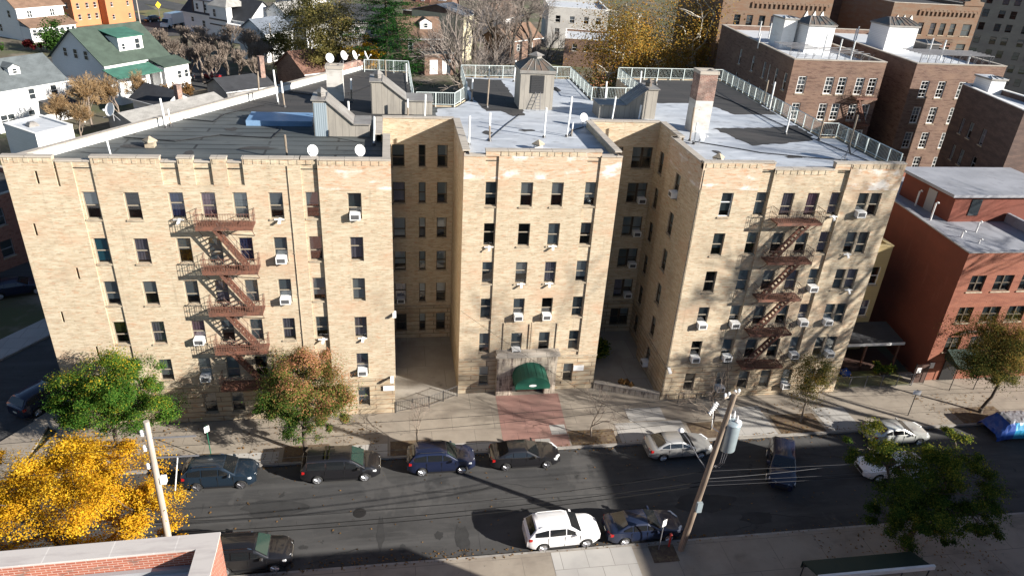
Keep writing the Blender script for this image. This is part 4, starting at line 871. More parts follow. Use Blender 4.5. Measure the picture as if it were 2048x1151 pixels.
make_car('sedan_car', 'sedan', 'paint_deep', 'dark car in the lot behind the side street fence', (-35.2, 20.8), rad(20), 'cars on the side street')
# tarpaulined car
T = empty('covered_car', 'car covered with a blue and silver tarpaulin at the far kerb', 'car', (46.6, -6.0, -.14))
mb = MB(); n = 26; m = 14; rr = random.Random(5)
for i in range(n):
    x = -2.4 + 4.8 * i / (n - 1); hgt = .75 + .72 * (sm(-2.3, -1.2, x) - sm(.7, 1.5, x)) + .12 - .3 * sm(2, 2.4, abs(x))
    for j in range(m):
        t = -1 + 2 * j / (m - 1); y = .98 * math.sin(t * math.pi / 2) * (1.08 if abs(t) > .8 else 1); z = hgt * (1 - abs(t) ** 5 * .82) + rr.uniform(-.025, .025); mb.v.append((x + rr.uniform(-.03, .03), y + rr.uniform(-.03, .03), max(.06, z)))
for i in range(n - 1):
    for j in range(m - 1):
        mb.f.append((i * m + j, (i + 1) * m + j, (i + 1) * m + j + 1, i * m + j + 1)); mb.m.append(1 if 3 <= j <= 9 and 4 < i < 22 else (2 if j < 3 and i > 6 else 0))
mb.build('tarpaulin', ['tarp_blue', 'tarp_silver', 'tarp_light'], T)
mb = MB()
for x in (-1.4, 1.4):
    for y in (-.82, .82): mb.tube([(x, y - .1, .31), (x, y + .1, .31)], .31, 14)
mb.build('tyre', 'tyre', T)

# ------------------------------------------------------------------ trees
def leaf_mesh(name, mat, pts, size, seed, up=.5, aspect=.62, parent=None, tones=None, out=None):
    r = np.random.default_rng(seed); P = np.asarray(pts, 'f'); n = len(P)
    nn = r.normal(size=(n, 3)); nn[:, 2] = np.abs(nn[:, 2]) + up
    if out is not None: nn = nn * .55 + np.asarray(out) * 1.15
    nn /= np.linalg.norm(nn, axis=1, keepdims=True)
    a = np.cross(nn, r.normal(size=(n, 3))); a /= np.linalg.norm(a, axis=1, keepdims=True); b = np.cross(nn, a)
    s = size * r.uniform(.6, 1.25, (n, 1)); A = a * s; B = b * s * aspect
    V = np.stack([P - A, P + B + nn * s * .12, P + A, P - B + nn * s * .12], 1).reshape(-1, 3)
    me = D.meshes.new(name); me.vertices.add(4 * n); me.vertices.foreach_set('co', V.astype('f').ravel())
    me.loops.add(4 * n); me.loops.foreach_set('vertex_index', np.arange(4 * n, dtype='i'))
    me.polygons.add(n); me.polygons.foreach_set('loop_start', np.arange(0, 4 * n, 4, dtype='i')); me.update(calc_edges=True); me.validate()
    at = me.attributes.new('tone', 'FLOAT', 'FACE'); at.data.foreach_set('value', np.clip(tones if tones is not None else r.uniform(0, 1, n), 0, 1).astype('f'))
    me.materials.append(MATS[mat]); o = D.objects.new(name, me); COL.objects.link(o); o.parent = parent
    return o
def limb(mb, a, b, r0, r1, seed, n=6, k=5, sag=.0, wob=.08):
    q = random.Random(float(seed)); a = Vector(a); b = Vector(b); L = (b - a).length; pts = []
    for i in range(k + 1):
        t = i / k; p = a.lerp(b, t); w = math.sin(math.pi * t) * L * wob; pts.append(p + Vector((q.uniform(-w, w), q.uniform(-w, w), q.uniform(-w, w) + sag * L * math.sin(math.pi * t))))
    mb.tube(pts, [r0 + (r1 - r0) * i / k for i in range(k + 1)], n); return pts
def leafy(name, label, base, trunk_h, tr, crown, mat, nleaf, size, seed, bark='bark', lean=(0, 0), nclump=46, csz=.26, group=None, tonebias=None, sub=3, fill=.55, boughs=0):
    """crown: list of ellipsoids (cx,cy,cz,rx,ry,rz) relative to the base"""
    q = random.Random(seed); r = np.random.default_rng(seed)
    T = empty(name, label, 'tree', (*base, 0), 0, group); tk = MB()
    top = Vector((lean[0], lean[1], trunk_h)); limb(tk, (0, 0, -.1), top, tr, tr * .72, seed, 9, 5, 0, .03)
    tk.lathe([(tr * 1.6, -.1), (tr * 1.15, .12), (tr, .4)], 9)
    cl = []; vol = [e[3] * e[4] * e[5] for e in crown]
    for e, v in zip(crown, vol):
        k = max(3, round(nclump * v / sum(vol)))
        for _ in range(k):
            d = r.normal(size=3); d /= np.linalg.norm(d); rr_ = r.uniform(fill, 1) ; c = Vector((e[0] + d[0] * e[3] * rr_, e[1] + d[1] * e[4] * rr_, e[2] + d[2] * e[5] * rr_)); cl.append((c, min(e[3], e[4], e[5])))
    hubs = []
    for e in crown:
        h = limb(tk, top, (e[0], e[1], e[2] - e[5] * .2), tr * .6, tr * .3, q.random(), 6, 4, 0, .08); hubs += h[1:]
    for i in range(boughs):
        e = crown[i % len(crown)]; a = q.uniform(0, 6.28); ee = (e[0] + math.cos(a) * e[3] * .55, e[1] + math.sin(a) * e[4] * .55, e[2] + e[5] * q.uniform(.2, .7)); hubs += limb(tk, top, ee, tr * .55, .05, q.random(), 6, 6, 0, .07)[2:]
    for c, _ in cl:
        h = min(hubs, key=lambda p: (p - c).length); limb(tk, h, c, tr * .2, .012, q.random(), 4, 4, .06, .1)
    tk.build('trunk', bark, T, smooth=60)
    pts = []; tones = []; outs = []
    for c, s in cl:
        m = int(nleaf / len(cl) * q.uniform(.45, 1.55)); cs = s * csz * q.uniform(.6, 1.7); tb = q.uniform(-.16, .16)
        for _ in range(sub):
            o = np.array(c) + r.normal(size=3) * cs * .75; mm = m // sub
            pp = o + r.normal(size=(mm, 3)) * np.array([cs, cs, cs * .62]) * .62; pts.append(pp); oo = pp - np.array(c); outs.append(oo / (np.linalg.norm(oo, axis=1, keepdims=True) + 1e-6) + np.array((0, 0, .3)))
            tn = r.beta(2, 2, mm) + tb
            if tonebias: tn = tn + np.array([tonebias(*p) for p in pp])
            tones.append(tn)
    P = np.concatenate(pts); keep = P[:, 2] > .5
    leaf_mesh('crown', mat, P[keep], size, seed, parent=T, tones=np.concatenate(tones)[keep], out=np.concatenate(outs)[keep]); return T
def bare(name, label, base, h, tr, seed, mat='bark', twig='twig_grey', spread=.75, depth=5, group=None, trunk=.28, up=.25, kids_=(3, 4), lean=0, leaves=None, tw=.008, pale=False, limbs=None):
    q = random.Random(seed); T = empty(name, label, 'tree', (*base, 0), 0, group); tk = MB(); tw_ = MB(); tips = []
    def grow(p, d, L, r, dep):
        e = p + d * L; mid = p.lerp(e, .5) + Vector((q.uniform(-1, 1), q.uniform(-1, 1), q.uniform(-.5, .8))) * L * .08
        b = tk if dep > depth - 3 else tw_
        b.tube([p, mid, e], [r, r * .82, max(tw, r * .66)], 7 if dep == depth else (5 if b is tk else 3), cap=False)
        if dep == 0: tips.append(e); return
        n = q.randint(*kids_) + (1 if dep < 3 else 0)
        for i in range(n):
            t = 1 if i == 0 else q.uniform(.45, 1); st = (mid.lerp(e, (t - .5) * 2) if t > .5 else p.lerp(mid, t * 2))
            ax = Vector((q.gauss(0, 1), q.gauss(0, 1), q.gauss(0, 1))); ax = (ax - d * ax.dot(d)).normalized(); sp = spread * (.45 if i == 0 else q.uniform(.7, 1.25))
            nd = (d + ax * sp + Vector((0, 0, up))).normalized(); grow(st, nd, L * q.uniform(.62, .84), max(tw, r * (.66 if i == 0 else .5)), dep - 1)
    grow(Vector((0, 0, -.1)), Vector((lean, 0, 1)).normalized(), h * trunk, tr, depth)
    tk.build('trunk', mat, T, smooth=60); tw_.build('branches', twig, T)
    if leaves:
        m, n, s = leaves; r = np.random.default_rng(seed); ti = np.array([tuple(x) for x in tips]); pp = ti[r.integers(0, len(ti), n)] + r.normal(size=(n, 3)) * .22; leaf_mesh('crown', m, pp, s, seed, parent=T)
    return T
# ------------------------------------------------------------------ ground, road, pavements
def flat(name, mat, pts, z, kind='structure'):
    mb = MB(); mb.add([(x, y, z) for x, y in pts], [tuple(range(len(pts)))]); o = mb.build(name, mat); o['kind'] = kind; return o
def slab(name, mat, pts, z0, z1): mb = MB(); mb.prism(pts, z0, z1); o = mb.build(name, mat); o['kind'] = 'structure'; return o
rect = lambda x0, x1, y0, y1: [(x0, y0), (x1, y0), (x1, y1), (x0, y1)]
UV_ = lambda v, q: (v * .848 + q * .53, v * -.53 + q * .848)
flat('ground', 'yard', rect(-500, 600, -300, 700), -.2)
flat('road', 'asphalt', rect(-200, 300, -14.05, -4.95), -.14)
flat('side_road', 'asphalt', [UV_(-31.8, -40), UV_(-22.8, -40), UV_(-22.8, 120), UV_(-31.8, 120)], -.132)
slab('pavement', 'concrete', [(-25.2, -4.85), (100, -4.85), (100, 2.3), (-23.6, 2.3)], -.15, 0)
slab('pavement', 'concrete', [(-29.7, -4.85), (-25.0, -4.85), (-25.0, 2.2), (-26.1, .98)], -.15, .004)
slab('kerb', 'kerb_stone', rect(-25.2, 100, -5.0, -4.85), -.15, .004)
slab('pavement', 'concrete', [UV_(-22.65, -13), UV_(-19.0, -13), UV_(-19.0, 90), UV_(-22.65, 90)], -.15, .008)
slab('kerb', 'kerb_stone', [UV_(-22.8, -13), UV_(-22.65, -13), UV_(-22.65, 90), UV_(-22.8, 90)], -.15, .012)
slab('pavement', 'concrete_new', [UV_(-34.6, -9), UV_(-31.95, -9), UV_(-31.95, 120), UV_(-34.6, 120)], -.15, .006)
slab('kerb', 'kerb_stone', [UV_(-31.95, -9), UV_(-31.8, -9), UV_(-31.8, 120), UV_(-31.95, 120)], -.15, .01)
flat('car_park', 'asphalt', [UV_(-60, 0), UV_(-34.6, 0), UV_(-34.6, 60), UV_(-60, 60)], -.1)
slab('near_pavement', 'concrete', rect(-100, 200, -23.9, -14.15), -.15, 0)
slab('kerb', 'kerb_stone', rect(-100, 200, -14.15, -14.0), -.15, .004)
flat('entrance_paving', 'pink_paving', [(6.55, -4.84), (11.35, -4.84), (11.75, 1.48), (6.75, 1.48)], .006)
for a in (rect(8.9, 10.0, -4.8, -3.9), rect(10.25, 11.4, -3.5, -2.4), rect(-21, -8.9, -4.83, -3.7), rect(-5.4, -1.6, -4.83, -3.5), rect(1.6, 6.5, -4.83, -3.9), rect(15.2, 20.5, -4.83, -2.6), rect(23.9, 27.4, -4.83, -1.4), rect(31.7, 34.4, -4.83, -2.0), rect(16.5, 19.4, -2.5, -.9), rect(8.0, 13.0, -17.0, -14.2)):
    flat('pavement_slab', 'concrete_new', a, .011)
for a in (rect(-8.6, -5.6, -4.82, -3.2), rect(-1.4, 1.4, -4.82, -3.3), rect(11.5, 14.9, -4.82, -3.2), rect(20.8, 23.6, -4.82, -3.0), rect(27.7, 31.4, -4.82, -2.6), rect(43.2, 47.4, -4.82, -2.9), rect(-19.5, -16.6, -4.82, -3.3), rect(14.0, 15.6, -15.6, -14.3)):
    flat('tree_pit', 'dirt', a, .016)
flat('court', 'concrete_court', [(-1.02, 0), (3.83, 1.9), (3.83, 10.5), (-1.55, 10.5)], .012)
flat('court', 'concrete_court', [(14.7, 2.0), (19.72, 0), (19.72, 6.3), (20.35, 6.3), (20.35, 10.5), (14.6, 10.5)], .012)
flat('lawn', 'lawn', rect(34.9, 42.2, .4, 9), .02)
flat('driveway', 'asphalt', [(-50, 104), (-42, 98), (-34, 108), (-36, 124), (-46, 134), (-58, 122)], -.12)
flat('far_road', 'asphalt', [UV_(-118, 70), UV_(-180, 190), UV_(-190, 184), UV_(-128, 64)], -.12)
flat('far_road', 'asphalt', [(-78, 236), (-20, 176), (10, 150), (4, 145), (-27, 170), (-88, 232)][::-1], -.11)
flat('far_road', 'asphalt', [(-95, 250), (-50, 168), (-58, 163), (-104, 245)][::-1], -.1)
flat('far_lawn', 'lawn', [(-66, 188), (-58, 196), (-72, 214), (-80, 206)], -.09)
flat('drive_apron', 'concrete_court', [(-72, 121), (-66, 113), (-58, 122), (-66, 132)], -.08)
def blot(c, rx, ry, seed, name='road_stain', mat='asphalt_patch', z=-.134):
    q = random.Random(seed); flat(name, mat, [(c[0] + rx * math.cos(t) * q.uniform(.7, 1.15), c[1] + ry * math.sin(t) * q.uniform(.7, 1.15)) for t in np.linspace(0, 2 * math.pi, 22)[:-1]], z)
for i, (c, rx, ry) in enumerate((((2.9, -12.5), .45, 1.2), ((1.5, -12.1), .28, .35), ((-.7, -12.9), .2, .35), ((-8.5, -8.9), 1.9, .9), ((-2.0, -11.6), .25, 1.3), ((19, -11), 2.2, 1.0), ((22, -12.6), 1.2, .6))): blot(c, rx, ry, 90 + i)
flat('road_patch', 'asphalt', rect(3.9, 4.05, -13.9, -10.2), -.133); flat('road_patch', 'asphalt_patch', rect(-14, 40, -9.62, -9.55), -.1335)
mh = MB(); mh.lathe([(.4, 0), (.4, .012), (.32, .016)], 20); o = mh.build('manhole_cover', 'trim_black', loc=(-3.3, -9.8, -.138)); tag(o, 'round iron manhole cover in the sunny road', 'manhole cover')
for k, pts in enumerate((((0, -8.2), (3.4, -8.6), (6.2, -8.1), (9.8, -9)), ((5, -11), (7.4, -10.4), (9, -11.2)), ((12, -9.2), (16, -8.4), (19.5, -9.4)), ((20, -13.6), (23, -12.4), (26.6, -13.2)), ((-6, -13.4), (-3.4, -12.6), (-2.2, -13.3)), ((28, -7), (31, -7.6), (34.5, -6.8)))):
    q = random.Random(k); P = []
    for a, b in zip(pts, pts[1:]):
        for t in np.linspace(0, 1, 6)[:-1]: P.append((a[0] + (b[0] - a[0]) * t + q.uniform(-.12, .12), a[1] + (b[1] - a[1]) * t + q.uniform(-.12, .12)))
    flat('road_crack', 'asphalt_patch', [(x, y - .035) for x, y in P] + [(x + .01, y + .035) for x, y in P[::-1]], -.1325)
r = np.random.default_rng(8); P = []
for x0, x1, y0, y1, n, z in ((-22, 12, -5.35, -4.7, 420, -.12), (12, 48, -5.4, -4.6, 420, -.12), (-22, 6, -14.3, -13.3, 420, -.12), (6, 40, -14.2, -13.6, 220, -.12), (-12, -2, -4.8, -1, 260, .03), (-24, -14, -4.8, -.4, 260, .03), (-22, -12, -18.6, -14.3, 420, .03), (27, 33, -4.8, -1, 160, .03), (41, 48, -4.8, -1, 200, .03), (24, 36, -18.5, -14.3, 260, .03), (11.4, 15, -4.8, -3.2, 70, .03), (-20, 36, -13.4, -5.4, 260, -.12)):
    q = np.stack([r.uniform(x0, x1, n), r.uniform(y0, y1, n), np.full(n, z)], 1); q[:, 2] = np.where(q[:, 1] > -4.85, .035, np.where(q[:, 1] < -14.05, .02, -.115)); P.append(q)
o = leaf_mesh('fallen_leaves', 'leaf_dry', np.concatenate(P), .075, 9, 3.0); tag(o, 'scattered dry leaves along the kerbs and pavement', 'fallen leaves', None, 'stuff')
# ------------------------------------------------------------------ street trees
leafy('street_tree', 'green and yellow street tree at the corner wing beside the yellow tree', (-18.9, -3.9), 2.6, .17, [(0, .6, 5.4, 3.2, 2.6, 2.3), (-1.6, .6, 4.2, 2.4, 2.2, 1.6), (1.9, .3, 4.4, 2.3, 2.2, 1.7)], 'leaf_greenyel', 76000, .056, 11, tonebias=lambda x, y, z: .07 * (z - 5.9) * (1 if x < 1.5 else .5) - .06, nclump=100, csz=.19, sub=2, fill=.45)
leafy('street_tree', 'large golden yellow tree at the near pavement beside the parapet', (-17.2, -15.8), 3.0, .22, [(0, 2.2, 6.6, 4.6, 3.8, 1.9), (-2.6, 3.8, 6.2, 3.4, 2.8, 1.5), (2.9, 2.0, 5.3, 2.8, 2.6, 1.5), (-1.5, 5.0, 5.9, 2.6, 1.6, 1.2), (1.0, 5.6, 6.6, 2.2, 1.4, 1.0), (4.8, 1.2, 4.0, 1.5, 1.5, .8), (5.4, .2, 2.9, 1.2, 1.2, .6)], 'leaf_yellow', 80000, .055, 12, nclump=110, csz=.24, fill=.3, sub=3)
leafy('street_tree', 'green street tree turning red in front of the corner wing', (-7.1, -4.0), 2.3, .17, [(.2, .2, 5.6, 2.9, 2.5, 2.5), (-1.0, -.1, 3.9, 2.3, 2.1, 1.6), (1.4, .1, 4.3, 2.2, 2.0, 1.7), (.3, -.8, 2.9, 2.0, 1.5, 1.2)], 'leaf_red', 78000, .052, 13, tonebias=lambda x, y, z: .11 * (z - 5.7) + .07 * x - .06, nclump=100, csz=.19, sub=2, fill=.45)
leafy('street_tree', 'slim young tree with thin brown and yellow leaves by the wing end', (29.9, -3.5), 2.0, .075, [(-.1, 0, 4.1, 1.25, 1.15, 1.6)], 'leaf_dull', 10000, .05, 14, 'bark_light', nclump=26, csz=.4)
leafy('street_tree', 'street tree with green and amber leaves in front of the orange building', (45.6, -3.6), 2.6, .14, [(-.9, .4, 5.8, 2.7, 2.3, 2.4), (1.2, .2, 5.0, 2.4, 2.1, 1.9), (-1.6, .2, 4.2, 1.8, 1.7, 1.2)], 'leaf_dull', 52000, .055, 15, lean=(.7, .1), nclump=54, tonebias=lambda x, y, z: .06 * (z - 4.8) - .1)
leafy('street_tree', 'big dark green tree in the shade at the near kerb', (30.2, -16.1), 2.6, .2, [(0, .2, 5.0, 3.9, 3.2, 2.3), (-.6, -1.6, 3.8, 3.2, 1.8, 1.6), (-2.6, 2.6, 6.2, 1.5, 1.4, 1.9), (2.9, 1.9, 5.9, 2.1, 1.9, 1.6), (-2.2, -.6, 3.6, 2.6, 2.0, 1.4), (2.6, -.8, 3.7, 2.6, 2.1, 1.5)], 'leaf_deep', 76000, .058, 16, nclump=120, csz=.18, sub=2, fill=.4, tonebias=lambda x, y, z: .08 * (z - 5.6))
b1 = bare('bare_street_tree', 'small bare tree in the dirt square right of the pink paving', (13.1, -3.95), 4.3, .075, 21, 'bark_light', 'twig_brown', .85, 5, 'bare young street trees', .36, .05, (2, 3), tw=.007)
dup(b1, (.45, -3.95, 0), 2.1, 'small bare tree behind the blue compact SUV', None, (.8, .8, .88)); dup(b1, (22.4, -3.9, 0), 4.0, 'bare tree in front of the far wing behind the utility pole', None, 1.2)
bare('bare_street_tree', 'tall leafless tree across the street beyond the dark green tree', (57.5, -16.4), 37, .4, 23, 'bark', 'twig_grey', .6, 6, None, .3, .16, (3, 3), tw=.025)
bare('bare_street_tree', 'leafless tree across the street behind the parked sedans', (52, -17.4), 31, .36, 24, 'bark', 'twig_grey', .62, 6, None, .3, .16, (3, 3), tw=.025)
bare('bare_street_tree', 'leafless tree at the near kerb beyond the right edge of the view', (48, -15.6), 22, .3, 25, 'bark', 'twig_grey', .65, 6, None, .26, .14, (3, 3), tw=.022)
# ------------------------------------------------------------------ utility poles and wires
def pole(base, top, r, label, mat, arms):
    F = empty('utility_pole', label, 'utility pole', (*base, -.05)); mb = MB(); d = Vector((top[0] - base[0], top[1] - base[1], top[2]))
    mb.tube([(0, 0, -.1), d * .5, d], [r, r * .85, r * .7], 12); mb.build('shaft', mat, F, smooth=50)
    for z, L, ang in arms:
        p = d * (z / top[2]); c = Vector((math.cos(ang), math.sin(ang), 0)); a = MB(); h = Vector((-c.y, c.x, 0)) * .05
        q = p + h * 3; a.hexa([q - c * L / 2 - h, q + c * L / 2 - h, q + c * L / 2 + h, q - c * L / 2 + h] + [v + Vector((0, 0, .1)) for v in (q - c * L / 2 - h, q + c * L / 2 - h, q + c * L / 2 + h, q - c * L / 2 + h)]); ao = a.build('cross_arm', 'pole_pale', F)
        for t in (-.45, -.2, .2, .45):
            i_ = MB(); i_.lathe([(.03, 0), (.03, .06), (.075, .08), (.05, .13), (.085, .15), (.05, .22)], 8, 0, tuple(q + c * L * t + Vector((0, 0, .1)))); i_.build('insulator', 'porcelain', ao)
    return F, d
PR, dr = pole((15.95, -14.75), (17.0, -14.75, 11.6), .2, 'brown timber utility pole carrying a grey transformer', 'pole_wood', [(11.3, 1.1, rad(20))])
p = dr * (8.7 / 11.6); mb = MB(); cx, cy = p.x + .62, p.y + .12
mb.lathe([(.1, -1.03), (.44, -1.0), (.47, -.96), (.47, .78), (.5, .8), (.5, .86), (.42, .95), (.12, 1.02)], 22, 0, (cx, cy, p.z)); TR = mb.build('transformer', 'galv', PR, smooth=40)
for a, b in ((-.2, .1), (.12, .22), (.1, -.2)): mb = MB(); mb.lathe([(.06, 0), (.09, .06), (.05, .1), (.08, .16), (.05, .2), (.07, .26), (.03, .5)], 8, 0, (cx + a, cy + b, p.z + .92)); mb.build('bushing', 'porcelain', TR)
mb = MB(); mb.lathe([(.19, 0), (.2, .04), (.17, .14), (.05, .2)], 14, 0, (cx + .22, cy - .18, p.z + .9)); mb.build('lid', 'porcelain', TR)
mb = MB(); mb.box(p.x + .12, cx - .3, cy - .12, cy + .12, p.z + .4, p.z + .52); mb.box(p.x + .12, cx - .3, cy - .12, cy + .12, p.z - .6, p.z - .48); mb.build('bracket', 'dark_metal', TR)
mb = MB()
for k in range(3): mb.tube([(cx - .2 + k * .15, cy - .1, p.z - 1.0), (cx - .35 + k * .12, cy - .3, p.z - 1.8), (cx - .6 + k * .2, cy - .1, p.z - 2.3), (p.x + .2, cy, p.z - 2.2)], .022, 4)
mb.build('service_cable', 'wire_pale', TR)
p = dr * (3.75 / 11.6); mb = MB(); mb.box(p.x - .12, p.x + .2, p.y - .38, p.y - .19, p.z - .35, p.z + .35); mb.build('meter_box', 'galv', PR)
p = dr * (6.2 / 11.6); mb = MB(); mb.tube([p + Vector((0, 0, 0)), p + Vector((-.35, .7, .35)), p + Vector((-.6, 1.9, .75)), p + Vector((-.7, 2.4, .8))], .035, 6); LA = mb.build('lamp_arm', 'wire_pale', PR)
mb = MB(); q = p + Vector((-.72, 2.75, .74)); mb.lathe([(.03, .16), (.16, .1), (.2, 0), (.14, -.07), (.04, -.1)][::-1], 12, 0, tuple(q)); mb.build('lamp_head', 'porcelain', LA, smooth=50)
mb = MB()
for k in range(7): mb.tube([dr * ((9.3 + k * .16) / 11.6) + Vector((-.9 + k * .03, .25, .9 - k * .05)), dr * ((9.3 + k * .16) / 11.6) + Vector((-.8 + k * .05, .25, .72 - k * .05))], .05, 6)
mb.tube([dr * (8.9 / 11.6), dr * (9.2 / 11.6) + Vector((-.55, .2, 0)), dr * (10.2 / 11.6) + Vector((-.8, .25, .6))], .025, 5); mb.build('cut_out_switch', 'porcelain', PR)
PL, dl = pole((-12.75, -14.8), (-12.45, -14.8, 11.6), .19, 'pale timber utility pole beside the yellow tree', 'pole_pale', [])
for z in (10.9, 10.0, 8.9): mb = MB(); q = dl * (z / 11.6) + Vector((-.28, 0, 0)); mb.lathe([(.05, -.16), (.1, -.1), (.06, -.04), (.1, .02), (.06, .08), (.1, .14), (.04, .2)], 10, 0, tuple(q)); mb.box(q.x, q.x + .2, q.y - .03, q.y + .03, q.z - .03, q.z + .03); mb.build('insulator', 'porcelain', PL)
for z in (10.6, 9.4): mb = MB(); q = dl * (z / 11.6); mb.box(q.x + .15, q.x + 2.1, q.y - .03, q.y + .03, q.z - .03, q.z + .03); mb.build('strut', 'wire_pale', PL)
q = dl * (8.0 / 11.6); mb = MB(); mb.box(q.x + .16, q.x + .42, q.y - .14, q.y + .14, q.z - .2, q.z + .2); mb.tube([(q.x + .6, q.y + .3, q.z - 1), (q.x + .95, q.y + .5, q.z + .9)], .035, 6); mb.build('switch_box', 'frame_white', PL)
def wire(a, b, sag, r, label, mat='wire', n=18):
    mb = MB(); A = Vector(a); B = Vector(b); mb.tube([A.lerp(B, i / n) - Vector((0, 0, sag * 4 * (i / n) * (1 - i / n))) for i in range(n + 1)], r, 4, cap=False)
    return tag(mb.build('overhead_wire', mat), label, 'wire', 'wires along the near kerb')
Lp = lambda z, dx=0, dy=0: (-12.75 + .3 * z / 11.6 + dx, -14.8 + dy, z - .05); Rp = lambda z, dx=0, dy=0: (15.95 + 1.05 * z / 11.6 + dx, -14.75 + dy, z - .05)
for i, (z1, z2) in enumerate(((10.95, 11.5), (10.05, 11.2), (8.95, 9.9))):
    wire(Lp(z1, -.3), Rp(z2, 0, .1), .35, .014, f'{["topmost", "second", "third"][i]} thin wire strung between the two utility poles'); wire(Lp(z1, -.3), (-60, -14.4, z1 - .6), .5, .014, f'{["topmost", "second", "third"][i]} thin wire leaving the pale pole over the yellow tree')
    wire(Rp(z2, 0, .1), (75, -14.6, z2 - .3), .5, .01, f'{["topmost", "second", "third"][i]} thin wire leaving the transformer pole to the right')
for i, (z1, z2) in enumerate(((4.15, 5.2), (3.95, 4.9), (5.0, 6.0))):
    wire(Lp(z1, 0, .22), Rp(z2, 0, .22), .45 + .1 * i, .03 if i < 2 else .02, f'{["thick upper", "thick lower", "thin uppermost"][i]} black telephone cable low across the street'); wire(Lp(z1, 0, .22), (-70, -14.6, z1 + .2), .5, .024, f'{["thick upper", "thick lower", "thin uppermost"][i]} telephone cable low through the yellow tree')
    wire(Rp(z2, 0, .22), (80, -14.6, z2 + .1), .4, .008, f'{["thick upper", "thick lower", "thin uppermost"][i]} pale telephone cable low right of the transformer pole', 'cable_grey')
wire(Rp(6.6, 0, .2), (3.9, 1.9, 7.5), .4, .012, 'service wire crossing the street to the awning wing'); wire(Rp(10.6, 0, .2), (24.6, -.1, 4.0), .2, .012, 'service wire dropping from the pole top to the far wing'); wire(Rp(5.4, 0, .25), (26.5, -13.9, 5.2), .12, .016, 'short bundled cable stub right of the transformer pole', 'cable_grey')
# signs on posts, hydrant post
def sign(base, h, label, w, hh, mat, rz=0, post='wire_pale'):
    F = empty('street_sign', label, 'sign', (*base, 0), rz); mb = MB(); mb.tube([(0, 0, -.05), (0, 0, h)], .035, 6); mb.build('post', post, F); mb = MB(); mb.box(-w / 2, w / 2, -.05, -.036, h - hh - .05, h - .05); mb.build('plate', mat, F)
sign((-13.2, -4.2), 2.9, 'street sign on a green post beside the dark teal SUV', .34, .46, 'sign_white', rad(40), 'sign_green'); sign((39.2, -3.5), 2.5, 'street sign on a dark post in front of the fenced yard', .6, .4, 'sign_white', rad(-15), 'dark_metal')
sign((14.6, -14.6), 2.5, 'white parking sign on a post beside the navy sedan', .32, .5, 'sign_white', rad(25))
F = empty('marker_post', 'short red post at the foot of the transformer pole', 'post', (15.3, -14.45, 0)); mb = MB(); mb.tube([(0, 0, 0), (0, 0, .95)], .06, 8); mb.build('stem', 'sign_red', F); mb = MB(); mb.lathe([(.09, 0), (.1, .08), (.03, .14)], 8, 0, (0, 0, .95)); mb.build('cap', 'sign_red', F)
# court fences, low wall
def fence(pts, label, h, mat, name='fence', step=.14, post=1.6, z=0, mesh=None):
    F = empty(name, label, 'fence'); rl = MB(); po = MB()
    for a, b in zip(pts, pts[1:]):
        L = math.dist(a, b); A = Vector((*a, z)); B = Vector((*b, z)); k = max(1, round(L / post))
        for zz in (.12, h): rl.tube([A + Vector((0, 0, zz)), B + Vector((0, 0, zz))], .018, 4)
        m = round(L / step)
        for i in range(m): q = A.lerp(B, (i + .5) / m); rl.tube([q + Vector((0, 0, .1)), q + Vector((0, 0, h))], .011, 4, cap=False)
        for i in range(k + 1):
            q = A.lerp(B, i / k)
            if i or a == pts[0]: po = MB(); po.box(q.x - .028, q.x + .028, q.y - .028, q.y + .028, z - .05, z + h + .06); po.build('post', mat, F)
    rl.build('rail', mat, F); return F
fence([(-.98, -.02), (1.5, .5), (3.75, 1.7)], 'low dark iron fence across the mouth of the first court', .95, 'dark_metal')
F = empty('low_wall', 'low stone wall across the mouth of the second court', 'wall'); mb = MB(); u, n, L = frame2((14.75, 1.9), (19.65, -.02)); mb.obox((14.75, 1.9), u, n, 0, L, -.3, 0, -.05, .55); mb.build('stonework', 'portal_stone', F); mb = MB(); mb.obox((14.75, 1.9), u, n, 0, L, -.34, .05, .552, .64); mb.build('capstone', 'coping_stone', F)
fence([(34.9, .35), (42.2, .35)], 'grey wire fence in front of the yellow house yard', 1.15, 'wire_pale', step=.1); fence([(21.0, -.5), (24, -.5)], 'short dark fence under the ground floor windows of the far wing', .9, 'dark_metal')
fence([UV_(-34.5, 2), UV_(-34.5, 45)], 'dark fence along the far side of the shaded side street', 1.3, 'bark', step=.22, post=2.4)
def bush(name, label, base, crown, mat, n, size, seed):
    T = empty(name, label, 'bush', (*base, 0)); r = np.random.default_rng(seed); P = []; mb = MB()
    for e in crown:
        for _ in range(max(5, n // 160)):
            d = r.normal(size=3); d[2] = abs(d[2]); d /= np.linalg.norm(d); c = np.array(e[:3]) + d * np.array(e[3:]) * r.uniform(.4, 1); P.append(c + r.normal(size=(160 // len(crown), 3)) * min(e[3:]) * .22); limb(mb, (0, 0, 0), c, .04, .008, r.integers(9999), 4, 3)
    P = np.concatenate(P); leaf_mesh('foliage', mat, P[P[:, 2] > .02], size, seed, parent=T); mb.build('stem', 'bark', T)
bush('shrub', 'dry grassy shrub behind the low wall of the second court', (17.3, 1.4), [(0, 0, .5, .9, .4, .5)], 'leaf_dry', 700, .1, 31)
bush('shrub', 'dark shrub in the shaded second court', (16.3, 6.0), [(0, 0, .8, 1.2, 1.0, .9)], 'leaf_deep', 1200, .13, 32)
bush('shrub', 'dark green shrub in the yellow house yard', (40.5, 1.8), [(0, 0, .6, 1.2, .6, .7)], 'leaf_deep', 900, .12, 33)
